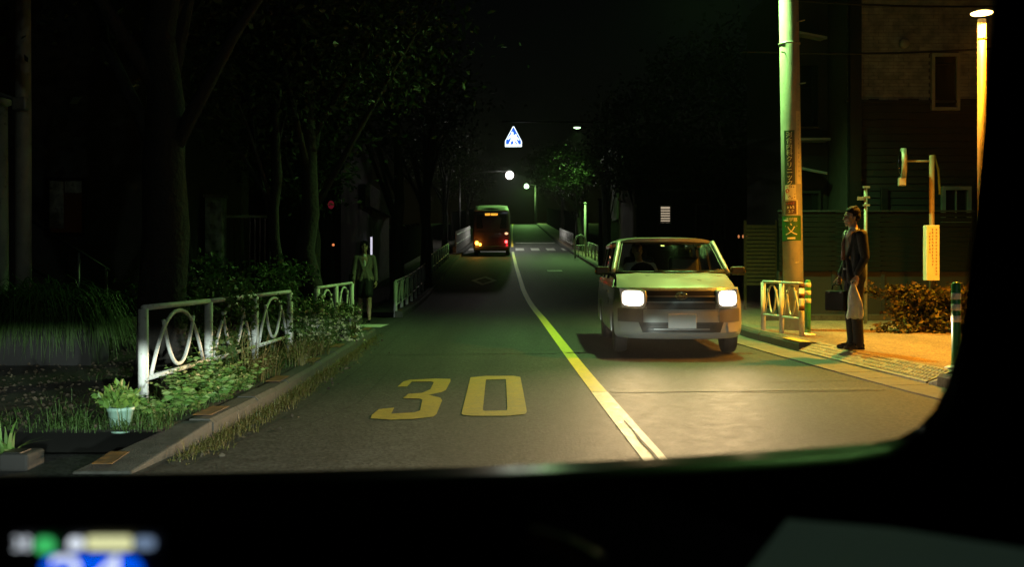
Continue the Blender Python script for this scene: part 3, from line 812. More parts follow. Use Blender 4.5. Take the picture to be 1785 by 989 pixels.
MB().tube([(0, 0, 0), (0, 0, 6.9)], .07, 10).build('pole', M_black, sg, True)
MB().tube([(0, 0, 6.75), (-5.0, 0, 6.78)], .035, 8).build('arm', M_black, sg, True)

# thin pale posts on the right in the distance
def plain_pole(label, x, y, h, r, m, base=None, lean=0):
    t = thing('pole', label, 'pole', (x, y, (zr(y)+KH) if base is None else base)); t.rotation_euler = (0, lean, 0)
    MB().tube([(0, 0, -.2), (0, 0, h*.5), (0, 0, h)], [r, r*.95, r*.85], 10).build('shaft', m, t, True)
    MB().lathe([(r*.9, h-.02), (r*1.3, h), (r*1.3, h+.06), (r*.4, h+.09)], n=10).build('cap', m, t, True)
    return t
plain_pole('pale green lit pole standing just left of the oncoming car', 4.12, 44, 3.85, .11, M_poleconc, lean=-.03)
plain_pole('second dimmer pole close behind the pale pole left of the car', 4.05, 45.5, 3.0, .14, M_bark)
plain_pole('short white marker post among the far trees on the right', 4.3, 59, 2.9, .07, M_rail)
plain_pole('slim tan post rising behind the roof of the oncoming car', 3.72, 30.3, 1.9, .035, M_postbrown, base=zr(30)+.85)
plain_pole('tall grey pole behind the grass mound at the far left', -6.28, 12.9, 5.6, .105, M_poleconc, base=.2)
plain_pole('pale post cut by the left edge of the picture', -6.72, 13.2, 3.2, .10, M_pale, base=.2)
for (o_, zz) in (('clamp', 2.35),):
    t = thing('cable_box', 'pale cable box strapped to the tall grey pole at the far left', 'cable box', (-6.24, 12.75, 3.33))
    MB().box((0, 0, 0), (.18, .12, .16)).build('box_body', M_galv, t, bevel=.02)
    MB().tube([(-.05, .0, .05), (-.4, .05, .18), (-.8, .1, .30)], .022, 6).build('cable', M_galv, t)
# ------------------------------------------------------------------ oncoming silver car
VY = 12.95
van = thing('car', 'silver estate car with its headlights on driving towards the viewer', 'car', (2.19, VY, zr(VY) + .012))
van.rotation_euler = (.016, 0, -.028)
def yb(z): return interp(z, [(.22, .10), (.27, .035), (.33, .0), (.5, .012), (.62, .03), (.78, .06), (.88, .10), (.96, .2)])
def hw(z): return interp(z, [(.22, .79), (.29, .835), (.42, .845), (.7, .843), (.9, .815)])
def fas(x, z): return yb(z) + .40*min(abs(x)/.845, 1)**4.2
mb = MB()
zs = [.235, .25, .28, .33, .42, .52, .62, .72, .8, .86, .9]
ring = 0
for z in zs:
    w = hw(z); pts = []
    for i in range(33):
        t = -1 + 2*i/32; t = math.sin(t*PI/2); pts.append((w*t, fas(.845*t, z), z))
    for y in (.62, .8, 1.0, 1.3, 2, 2.8, 3.2, 3.5, 3.9, 4.1): pts.append((w, y, z))
    for t in (.92, .6, .2, -.2, -.6, -.92): pts.append((w*t, 4.2 - .08*abs(t)**4, z))
    for y in (4.1, 3.9, 3.5, 3.2, 2.8, 2, 1.3, 1.0, .8, .62): pts.append((-w, y, z))
    mb.v.extend(pts); ring = len(pts)
for k in range(len(zs)-1):
    for j in range(ring): mb.f.append((k*ring+j, k*ring+(j+1)%ring, (k+1)*ring+(j+1)%ring, (k+1)*ring+j))
mb.f.append(tuple(range(ring))[::-1]); mb.f.append(tuple((len(zs)-1)*ring+j for j in range(ring)))
body = mb.build('body', M_silver, None, True)
cut = MB()
for y in (.80, 3.32):
    for s in (-1, 1): cut.cyl((s*.52, y, .30), (s*1.1, y, .30), .345, n=28)
cu = cut.build('cutter', None)
bo = body.modifiers.new('b', 'BOOLEAN'); bo.object = cu; bo.solver = 'EXACT'
nm = evaluated(body, 'body')
bpy.data.objects.remove(body); bpy.data.objects.remove(cu)
if not nm.materials: nm.materials.append(M_silver)
body = link('body', nm, M_silver, van, angle=32)
# bonnet
def bon(u, v):
    x = (2*u-1)*(.80 - .04*v)
    y0 = fas((2*u-1)*.84, .885) + .005; y = y0 + (1.12 - .0*abs(x) - y0)*v
    z = .882 + .215*(v**.8) - .035*(abs(2*u-1)**3) - .012*(1-v)**3 + .010*math.exp(-((abs(2*u-1)-.62)/.06)**2)*v
    return (x, y, z)
MB().slab(bon, 28, 14, (0, 0, -.05)).build('bonnet', M_silver, van, True, angle=35)
# grille, bands, intake: pieces laid on the curved front
def front(name, x0, x1, za, zb, m, e=.012, taper=0., nu=16, nv=3, parent=van, th=.03):
    """a panel following the front between x0..x1 and za..zb (bottom..top), e proud of it"""
    def fn(u, v):
        z = za + (zb-za)*v; k = taper*(1-v)
        x = x0 + k + (x1 - x0 - 2*k)*u
        return (x, fas(x, z) - e, z)
    return MB().slab(fn, nu, nv, (0, th, 0)).build(name, m, parent, True, angle=40)
front('grille', -.47, .47, .625, .862, M_grille, .006, .03)
g = None
for z in (.655, .685, .715, .79): front('grille_slat', -.44, .44, z-.007, z+.007, M_grille if z < .7 else M_alloy, .016, 0, 16, 1)
front('chrome_bar', -.44, .44, .598, .612, M_alloy, .014, 0, 16, 1)
front('bumper_band', -.47, .47, .455, .595, M_silver, .016, .0)
front('lower_grille', -.55, .55, .325, .455, M_grille, .008, .05)
for z in (.345, .385, .42): front('lower_slat', -.45, .45, z-.006, z+.006, M_black, .014, 0, 12, 1)
front('lower_bar', -.36, .36, .362, .372, M_alloy, .018, 0, 12, 1)
front('bumper_lip', -.72, .72, .25, .315, M_silver, .022, .06, 24, 2)
for s in (-1, 1):
    front('fog_recess', min(s*.49, s*.80), max(s*.49, s*.80), .455, .622, M_trimgrey, .008, .0, 8, 2)
    front('bumper_corner', min(s*.60, s*.80), max(s*.60, s*.80), .325, .445, M_silver, .018, .02, 8, 3)
# emblem
em = MB(); ez = .80
cy = fas(0, ez) - .03
def oval(rx, rz, ox=0, oz=0, r=.006, n=20):
    em.tube([(ox+rx*math.cos(2*PI*k/n), cy, ez+oz+rz*math.sin(2*PI*k/n)) for k in range(n+1)], r, 6, False)
oval(.075, .05); oval(.028, .047); oval(.05, .02, 0, .022)
em.build('emblem', M_chrome, van, True)
# headlights
for s in (-1, 1):
    pts = [(.44, .66), (.50, .628), (.77, .645), (.80, .86), (.74, .905), (.47, .865), (.43, .80)]
    hb = MB()
    def hl(u, v):
        xi = interp(v, [(0, .49), (.4, .44), (1, .45)]); xo = interp(v, [(0, .765), (1, .795)])
        zlo = .632; zhi = .868 + .03*u
        x = xi + (xo-xi)*u; z = zlo + (zhi-zlo)*v
        return (s*x, fas(x, min(z, .88)) - .02 - .02*math.sin(PI*u)*math.sin(PI*v), z)
    h = MB().slab(hl, 10, 8, (0, .05, 0)).build('headlight', M_silver, van, True)
    lm = MB()
    lm.slab(lambda u, v: Vector(hl(.05+.90*u, .05+.90*v)) + Vector((0, -.010, 0)), 12, 10, (0, .008, 0))
    lm.build('lens', M_lampglow, h, True)
front('bumper_seam', -.79, .79, .6235, .629, M_black, .010, 0, 24, 1, th=.02)
# plate
pb = MB().box((0, -.045, .475), (.36, .014, .185)).build('number_plate', M_plate, van, bevel=.004)
MB().box((0, -.0525, .475), (.335, .003, .165)).build('plate_field', M_plate, pb)
# cabin: dash shelf, windscreen, pillars, roof, side windows
MB().slab(lambda u, v: ((2*u-1)*.77, .98+3.1*v, .915+.0*v), 2, 2, (0, 0, -.02)).build('cabin_floor', M_black, van)
MB().slab(lambda u, v: ((2*u-1)*.74, 1.10+.5*v, 1.045-.02*v), 4, 2, (0, 0, -.12)).build('dashboard', M_black, van, bevel=.02)
def ws(u, v):
    s = 2*u-1
    return (s*(.765 - .125*v), 1.02 + .60*v + .13*s*s*(1-.3*v), 1.085 + .43*v - .0*s*s)
MB().grid(ws, 16, 8).build('windscreen', M_glass, van, True)
def edge_tube(name, fn, a, b, r, m, n=10, w=8):
    MB().tube([Vector(fn(a[0]+(b[0]-a[0])*k/n, a[1]+(b[1]-a[1])*k/n)) for k in range(n+1)], r, w).build(name, m, van, True)
edge_tube('pillar', ws, (-.024, 0), (-.03, 1.0), .036, M_silver)
edge_tube('pillar', ws, (1.024, 0), (1.03, 1.0), .036, M_silver)
edge_tube('windscreen_seal', ws, (0, .01), (1, .01), .018, M_black, 16)
edge_tube('windscreen_seal', ws, (0, .985), (1, .985), .014, M_black, 16)
edge_tube('windscreen_seal', ws, (.012, 0), (.012, 1), .012, M_black, 8)
edge_tube('windscreen_seal', ws, (.988, 0), (.988, 1), .012, M_black, 8)
def rf(u, v):
    s = 2*u-1
    y = 1.60 + .12*s*s*(1-v) + 2.45*v
    return (s*(.715 + .01*math.sin(PI*v)), y, 1.530 + .085*(1-abs(s)**5)*(.45+.55*math.sin(PI*min(v*1.3+.12, 1)*.5)) - .035*abs(s)**9)
MB().slab(rf, 16, 12, (0, 0, -.05)).build('roof', M_silver, van, True, angle=40)
for s in (-1, 1):
    MB().tube([(s*.68, 1.75, 1.50), (s*.69, 2.8, 1.515), (s*.66, 4.05, 1.49)], .035, 8).build('roof_rail', M_silver, van, True)
    MB().hexa([(s*.80, .95, .88), (s*.83, .95, .88), (s*.83, 4.12, .90), (s*.80, 4.12, .90), (s*.775, 1.08, .99), (s*.80, 1.08, .99), (s*.80, 4.1, .98), (s*.77, 4.1, .98)]).build('belt_panel', M_silver, van)
    for (y0, y1, w) in ((2.42, 2.42, .05), (3.35, 3.38, .05), (4.06, 4.0, .06)):
        MB().bar((s*.79, y0, .98), (s*.685, y1, 1.50), .03, .11).build('pillar', M_black, van)
    MB().add([(s*.787, 1.2, .99), (s*.787, 4.05, .98), (s*.69, 4.0, 1.49), (s*.675, 1.78, 1.49)], [(0, 1, 2, 3)]).build('side_window', M_glass, van)
    mi = MB().box((s*.95, 1.22, 1.11), (.20, .10, .12)).build('side_mirror', M_grille, van, bevel=.03)
    MB().bar((s*.80, 1.2, 1.05), (s*.88, 1.22, 1.08), .05, .04).build('mirror_arm', M_black, mi)
    MB().box((s*1.048, 1.18, 1.10), (.012, .06, .03)).build('repeater_lens', M_redglow if False else M_orange, mi)
MB().add([(-.70, 4.12, .95), (.70, 4.12, .95), (.62, 4.0, 1.48), (-.62, 4.0, 1.48)], [(0, 1, 2, 3)]).build('rear_window', M_glass, van)
for x in (-.25, .34):
    MB().tube([(x, 1.0, 1.10), (x+.28, .99, 1.125), (x+.55*(1 if x < 0 else .7), 1.03, 1.12)], .010, 6).build('wiper', M_black, van)
MB().box((0, 1.66, 1.44), (.20, .03, .06)).build('rear_view_mirror', M_black, van, bevel=.01)
MB().box((.0-.06, 1.55, 1.465), (.05, .008, .035), Euler((-.9, 0, 0)).to_matrix()).build('inspection_sticker', M_white, van)
MB().box((.48, 1.60, 1.455), (.07, .008, .035), Euler((-.9, 0, 0)).to_matrix()).build('windscreen_sticker', M_postbrown, van)
for s in (-1, 1):
    st = MB().box((s*.34, 2.22, 1.05), (.46, .16, .52), Euler((-.2, 0, 0)).to_matrix()).build('seat', M_black, van, bevel=.05)
    MB().box((s*.34, 2.30, 1.36), (.25, .10, .16)).build('headrest', M_black, st, bevel=.04)
MB().lathe([(.17, -.012), (.19, 0), (.17, .012), (.16, 0)], n=20).build('steering_wheel', M_black, van, True).matrix_local = Matrix.Translation((-.36, 1.50, 1.06)) @ Euler((-1.1, 0, 0)).to_matrix().to_4x4()
for y in (.80, 3.32):
    for s in (-1, 1):
        w = MB().lathe([(.20, -.09), (.29, -.085), (.305, -.05), (.305, .05), (.29, .085), (.20, .09)], (s*.735, y, .305), 28, 'x').build('wheel', M_rubber, van, True)
        MB().lathe([(.03, s*.05), (.12, s*.045), (.19, s*.075), (.205, s*.088), (.205, s*.06), (.1, s*.0)], (s*.735, y, .305), 24, 'x').build('rim', M_alloy, w, True)
        for q in range(8):
            a = 2*PI*q/8
            MB().box((s*(.735+.066), y+.15*math.cos(a), .305+.15*math.sin(a)), (.01, .035, .03)).build('rim_slot', M_black, w)
MB().slab(lambda u, v: ((2*u-1)*.7, .3+3.6*v, .24), 2, 2, (0, 0, .02)).build('underbody', M_black, van)
for s in (-1, 1):
    MB().box((s*.835, 2.0, .80), (.02, .15, .025)).build('door_handle', M_silver, van)
# headlight beams
def beam(name, loc, power, col, parent, rx, rz=0, size=110, cutoff=-.012, fall=.05):
    """low beam: a spot whose light is cut off above a level line"""
    o = light(name, 'SPOT', loc, power, col, parent, .035, (rx, 0, rz), size, .9)
    d = o.data; d.use_nodes = True
    nt = d.node_tree; N, L = nt.nodes, nt.links
    em = next(n for n in N if n.type == 'EMISSION')
    tc = N.new('ShaderNodeTexCoord'); sp = N.new('ShaderNodeSeparateXYZ'); L.new(tc.outputs['Normal'], sp.inputs[0])
    mr = N.new('ShaderNodeMapRange'); mr.interpolation_type = 'SMOOTHSTEP'
    mr.inputs[1].default_value = cutoff + .012; mr.inputs[2].default_value = cutoff - .012
    mr.inputs[3].default_value = 0.006; mr.inputs[4].default_value = 1
    L.new(sp.outputs['Y'], mr.inputs[0])
    # the beam is strongest just under the cut-off and falls off towards the road in front of the car
    dv = N.new('ShaderNodeMath'); dv.operation = 'DIVIDE'; L.new(sp.outputs['Y'], dv.inputs[0]); dv.inputs[1].default_value = fall
    sq = N.new('ShaderNodeMath'); sq.operation = 'MULTIPLY_ADD'; L.new(dv.outputs[0], sq.inputs[0]); L.new(dv.outputs[0], sq.inputs[1]); sq.inputs[2].default_value = 1
    iv = N.new('ShaderNodeMath'); iv.operation = 'DIVIDE'; L.new(mr.outputs[0], iv.inputs[0]); L.new(sq.outputs[0], iv.inputs[1])
    L.new(iv.outputs[0], em.inputs['Strength'])
    return o
for s in (-1, 1):
    beam('headlight_beam', (s*.60, -.14, .75), P_VAN, (1, .67, .35), van, PI/2, PI, 120, cutoff=-.028)

# ------------------------------------------------------------------ bus seen from behind
BY = 57.5
bus = thing('bus', 'small dark bus seen from behind with glowing orange destination panel', 'bus', (-1.17, BY, zr(BY)))
bus.rotation_euler = (.065, 0, 0)
mb = MB(); zs = [.32, .6, 1.2, 1.6, 2.2, 2.55, 2.75, 2.86]; ws_ = [1.02, 1.06, 1.07, 1.07, 1.05, 1.02, .96, .84]; ins = [.05, 0, 0, .01, .04, .08, .14, .26]
for z, w, i in zip(zs, ws_, ins):
    mb.v.extend([(-w+.08, i, z), (0, i-.03, z), (w-.08, i, z), (w, i+.10, z), (w, 3, z), (w, 6.9, z), (-w, 6.9, z), (-w, 3, z), (-w, i+.10, z)])
for k in range(len(zs)-1):
    for j in range(9): mb.f.append((k*9+j, k*9+(j+1)%9, (k+1)*9+(j+1)%9, (k+1)*9+j))
mb.f.append(tuple(range(9))[::-1]); mb.f.append(tuple((len(zs)-1)*9+j for j in range(9)))
mb.build('body', M_bus, bus, True, angle=35)
MB().slab(lambda u, v: ((2*u-1)*.88, .22+6.4*v, 2.95 - .05*(2*u-1)**4 - (.06 if v < .01 else 0)), 8, 8, (0, 0, -.10)).build('roof_panel', M_busroof, bus, True)
MB().slab(lambda u, v: ((2*u-1)*(1.0-.10*v), .055+.17*v, 2.62+.28*v), 8, 3, (0, .02, -.01)).build('roof_edge', M_busroof, bus, True)
MB().slab(lambda u, v: ((2*u-1)*.86, -.005+.045*v, 1.62+.80*v), 4, 3, (0, .04, 0)).build('rear_window', M_winglass, bus)
MB().box((0, .0, 2.42), (.86, .07, .20)).build('destination_panel', M_black, bus, bevel=.01)
M_led = glow('led_orange', (1, .42, .04), 2.4)
mb = MB(); x = -.36
for wdt, hts in ((.07, (0,)), (.09, (.04, -.04)), (.09, (0, .05)), (.02, ()), (.06, (0,)), (.06, (.03, -.03)), (.06, (0,)), (.07, (.04,)), (.06, (0, -.05))):
    if hts:
        mb.box((x+.008, -.04, 2.42), (.016, .01, .12)); mb.box((x+wdt-.012, -.04, 2.42), (.016, .01, .12))
        for h_ in hts + (.052, -.052): mb.box((x+wdt/2, -.0405, 2.42+h_), (wdt-.004, .01, .015))
    x += wdt + .016
mb.build('led_characters', M_led, bus)
for s in (-1, 1):
    MB().box((s*.99, 1.0, 1.95), (.02, .0, .0)) 
    MB().slab(lambda u, v: (s*1.075, .5+5.9*u, 1.55+.75*v), 4, 2, (-s*.02, 0, 0)).build('side_window', M_winglass, bus)
    hs = MB().box((s*.86, -.02, .78), (.20, .08, .40)).build('lamp_cluster', M_black, bus, bevel=.02)
    if s < 0:
        MB().ell((s*.84, -.07, .78), (.10, .04, .11), n=14, m=8).build('indicator_lamp', M_amberglow, hs, True)
        MB().ell((s*.66, -.05, .70), (.075, .03, .075), n=12, m=8).build('indicator_lamp', M_amberglow, hs, True)
    else:
        MB().ell((s*.84, -.07, .86), (.075, .03, .09), n=12, m=8).build('tail_lamp', M_redglow, hs, True)
        MB().ell((s*.88, -.06, .66), (.06, .03, .07), n=12, m=8).build('tail_lamp', glow('dim_red', (1, .02, .03), 1.2), hs, True)
        MB().ell((s*.85, -.03, 1.33), (.10, .03, .07), n=12, m=8).build('marker_lamp', glow('marker', (1, .5, .25), 1.6), bus, True)
light('lamp_light', 'POINT', (-.86, -.3, .78), 22, (1, .32, .03), bus, .08)
light('lamp_light', 'POINT', (.85, -.3, .82), 9, (1, .05, .04), bus, .08)
MB().box((0, -.03, .50), (1.98, .16, .22)).build('bumper', M_black, bus, bevel=.04)
MB().box((0, -.06, .98), (.42, .03, .20)).build('number_plate', M_bus, bus)
MB().box((0, -.01, 1.42), (1.6, .03, .02)).build('engine_cover_seam', M_black, bus)
for k in range(5): MB().box((0, -.012, 1.10+k*.05), (.9, .02, .018)).build('vent_slat', M_black, bus)
for y in (1.3, 5.3):
    for s in (-1, 1): MB().lathe([(.22, -.11), (.38, -.10), (.40, 0), (.38, .10), (.22, .11)], (s*.92, y, .40), 20, 'x').build('wheel', M_rubber, bus, True)

# ------------------------------------------------------------------ people
def hand(mb, w, d, s, curl=.5, up=None):
    """palm and five fingers; w wrist point, d direction of the fingers, s the side the thumb leaves on (vector), curl 0..1"""
    w, d, s = Vector(w), Vector(d).normalized(), Vector(s).normalized()
    n = d.cross(s).normalized()
    pc = w + d*.045
    r = Matrix((s, n, d)).transposed()
    mb.ell(pc, (.040, .017, .050), r)
    for i, (o, L) in enumerate(((.030, .066), (.010, .074), (-.010, .069), (-.029, .055))):
        p = w + d*.085 + s*o; a = 0
        for seg in (.45, .32, .23):
            a += curl*.75
            dd = d*math.cos(a) + n*math.sin(a)
            q = p + dd*L*seg; mb.cap(p, q, .0088 - .0012*(seg < .4), .0078, 8); p = q
    p = w + d*.03 + s*.035
    for seg, a in ((.035, .6), (.03, .3)):
        dd = d*math.cos(a) + s*math.sin(a) + n*curl*.5; dd.normalize(); q = p + dd*seg; mb.cap(p, q, .0105, .009, 8); p = q
def head(mb, c, f=Vector((0, -1, 0)), tilt=0):
    """head of about 0.225 m looking along f, with nose, brow, lips, chin and ears"""
    yaw = math.atan2(f.x, -f.y)
    R = Matrix.Rotation(yaw, 3, 'Z') @ Matrix.Rotation(tilt, 3, 'X')
    P = lambda x, y, z: Vector(c) + R @ Vector((x, y, z))
    mb.ell(P(0, .012, .03), (.073, .092, .086), R, 18, 12)
    mb.ell(P(0, -.018, -.03), (.060, .066, .080), R, 16, 10)
    mb.ell(P(0, -.060, -.088), (.026, .024, .020), R)
    mb.cap(P(0, -.082, .012), P(0, -.103, -.022), .009, .014, 10)
    mb.ell(P(0, -.083, -.051), (.023, .012, .006), R); mb.ell(P(0, -.080, -.062), (.020, .012, .006), R)
    mb.ell(P(0, -.070, .028), (.050, .018, .010), R)
    for s in (-1, 1):
        mb.ell(P(s*.074, .012, -.008), (.009, .020, .032), R)
        mb.ell(P(s*.038, -.055, -.022), (.024, .020, .020), R)
    return P, R
def eyes(P, R, parent):
    for s in (-1, 1):
        MB().ell(P(s*.030, -.0755, .010), (.013, .008, .006), R, 10, 6).build('eye', M_black, parent, True)
        MB().tube([P(s*.014, -.090, .030), P(s*.032, -.090, .036), P(s*.050, -.079, .030)], .004, 6).build('eyebrow', M_hair, parent, True)
def man():
    x, y = 4.29, 12.62
    t = thing('person', 'man in a dark suit standing on the pavement edge and holding a white bag', 'person', (x, y, zr(y)+KH+.012), math.radians(-80))
    b = MB()
    P, R = head(b, (0, -.035, 1.655))
    b.cap((0, .01, 1.48), (0, -.012, 1.60), .058, .054)
    b.cap((0, .02, 1.05), (0, .02, 1.38), .11, .13); b.cap((-.13, .02, 1.43), (.13, .02, 1.43), .05, .05)
    for s in (-1, 1):
        b.cap((s*.085, .01, .93), (s*.085, .0, .50), .075, .052); b.cap((s*.085, .0, .50), (s*.085, .03, .10), .05, .035)
        b.cap((s*.085, .03, .05), (s*.09, -.12, .035), .035, .03)
    sh = {1: (.19, .02, 1.43), -1: (-.19, .02, 1.43)}
    el = {1: (.245, .035, 1.15), -1: (-.24, .05, 1.15)}
    wr = {1: (.225, -.075, .925), -1: (-.225, -.075, .915)}
    for s in (-1, 1):
        b.cap(sh[s], el[s], .043, .036); b.cap(el[s], wr[s], .035, .026)
        hand(b, Vector(wr[s]), (0, -.12, -1), (0, -1, .1), .9)
    remeshed(b, 'body', M_skin, t, .0062, 3)
    eyes(P, R, t)
    h = MB()
    h.ell((0, -.002, 1.728), (.086, .100, .070), n=18, m=12); h.ell((0, .030, 1.672), (.080, .072, .075), n=16, m=10)
    for s in (-1, 1): h.ell((s*.066, -.012, 1.685), (.018, .035, .040))
    for k in range(5): h.cap((-.05+k*.025, -.05, 1.76), (-.055+k*.027, .02, 1.795+rnd.uniform(-.006, .006)), .022, .012, 8)
    remeshed(h, 'hair', M_hair, t, .006, 2)
    s_ = MB()
    s_.ell((0, -.010, 1.28), (.085, .118, .24)); s_.cap((0, .012, 1.475), (0, -.003, 1.515), .066, .060)
    s_.cap((-.05, -.078, 1.47), (.0, -.10, 1.40), .03, .03); s_.cap((.05, -.078, 1.47), (.0, -.10, 1.40), .03, .03)
    remeshed(s_, 'shirt', M_shirt, t, .008, 3)
    tie = MB(); tie.cap((0, -.098, 1.475), (0, -.103, 1.45), .016, .014, 8); tie.tube([(0, -.112, 1.455), (0, -.145, 1.33), (0, -.148, 1.12)], [.012, .024, .030], 8)
    tie.build('tie', M_tie, t, True)
    j = MB()
    for s in (-1, 1):
        # open front: each half of the jacket a little to its side
        j.cap((s*.085, .03, 1.40), (s*.088, .02, 1.10), .105, .098)
        j.cap((s*.086, .02, 1.10), (s*.090, .022, .90), .096, .102)
        j.cap((s*.06, .05, 1.42), (s*.185, .025, 1.435), .075, .068)
        j.cap(sh[s], el[s], .072, .058); j.cap(el[s], Vector(wr[s])+Vector((0, .012, .03)), .056, .044)
        j.cap((s*.045, .05, 1.50), (s*.10, -.045, 1.38), .024, .030); j.cap((s*.10, -.05, 1.38), (s*.035, -.118, 1.12), .030, .018)
        j.cap((s*.035, -.105, 1.12), (s*.075, -.085, .90), .025, .042)
    j.ell((0, .065, 1.25), (.16, .095, .24)); j.ell((0, .045, .95), (.16, .105, .14)); j.cap((0, .02, 1.10), (0, .02, .90), .112, .112)
    remeshed(j, 'jacket', M_suit, t, .0085, 4)
    tr = MB()
    tr.ell((0, .02, .95), (.155, .115, .13))
    for s in (-1, 1):
        tr.cap((s*.082, .015, .90), (s*.080, .0, .50), .098, .076); tr.cap((s*.080, .0, .50), (s*.080, .035, .10), .076, .068)
        tr.cap((s*.080, .035, .10), (s*.080, .02, .075), .068, .070)
    remeshed(tr, 'trousers', M_suitleg, t, .0085, 3)
    for s in (-1, 1):
        q = MB(); q.cap((s*.082, .075, .045), (s*.086, -.03, .045), .042, .045); q.cap((s*.086, -.03, .042), (s*.094, -.155, .030), .045, .032)
        q.box((s*.086, -.03, .010), (.085, .26, .020))
        remeshed(q, 'shoe', M_shoe, t, .006, 2)
    MB().tube([(0, -.113, 1.0), (0, -.113, 1.02)], .03, 8).build('belt_buckle', M_alloy, t)
    t.scale = (.94, .94, 1.0)
    # belongings, in the man's local frame turned into the world
    Wm = Matrix.Translation(t.location) @ Matrix.Rotation(math.radians(-80), 4, 'Z')
    gp = Wm @ (Vector(wr[1]) + Vector((0, -.035, -.105)))
    bag = thing('plastic_bag', 'crumpled white plastic bag hanging from the standing man\'s hand', 'bag', gp, math.radians(-30))
    def bg_(u, v):
        a = 2*PI*u; w = interp(v, [(0, .095), (.04, .10), (.4, .088), (.75, .060), (.92, .036), (1, .022)]); d_ = interp(v, [(0, .03), (.1, .040), (.6, .035), (1, .015)])
        k = 1 + .05*math.sin(5*a+v*6) + .04*math.sin(9*a-7*v)
        return (w*math.cos(a)*k + .012*math.sin(v*5), d_*math.sin(a)*k, -.42 + .42*v + .012*math.sin(3*a)*(1-v))
    m_ = MB().grid(bg_, 28, 16)
    m_.add([(.09*math.cos(2*PI*k/28), .028*math.sin(2*PI*k/28), -.415) for k in range(28)], [tuple(range(28))])
    m_.build('bag_body', M_bagw, bag, True)
    MB().tube([(-.03, 0, -.02), (-.035, .0, .03), (0, 0, .055), (.03, 0, .03), (.03, 0, -.02)], .007, 6).build('handle', M_bagw, bag, True)
    gp2 = Wm @ (Vector(wr[-1]) + Vector((0, -.04, -.11)))
    br = thing('briefcase', 'black briefcase held low on the far side of the standing man', 'briefcase', gp2, math.radians(24))
    MB().box((0, -.02, -.20), (.10, .36, .26)).build('case_body', M_brief, br, bevel=.02)
    MB().tube([(0, -.10, -.055), (0, -.09, -.005), (0, .0, .012), (0, .06, -.005), (0, .07, -.055)], .010, 8).build('handle', M_brief, br, True)
    for q in (-.12, .09): MB().box((-.052, q-.02, -.09), (.008, .03, .02)).build('clasp', M_black, br)
man()
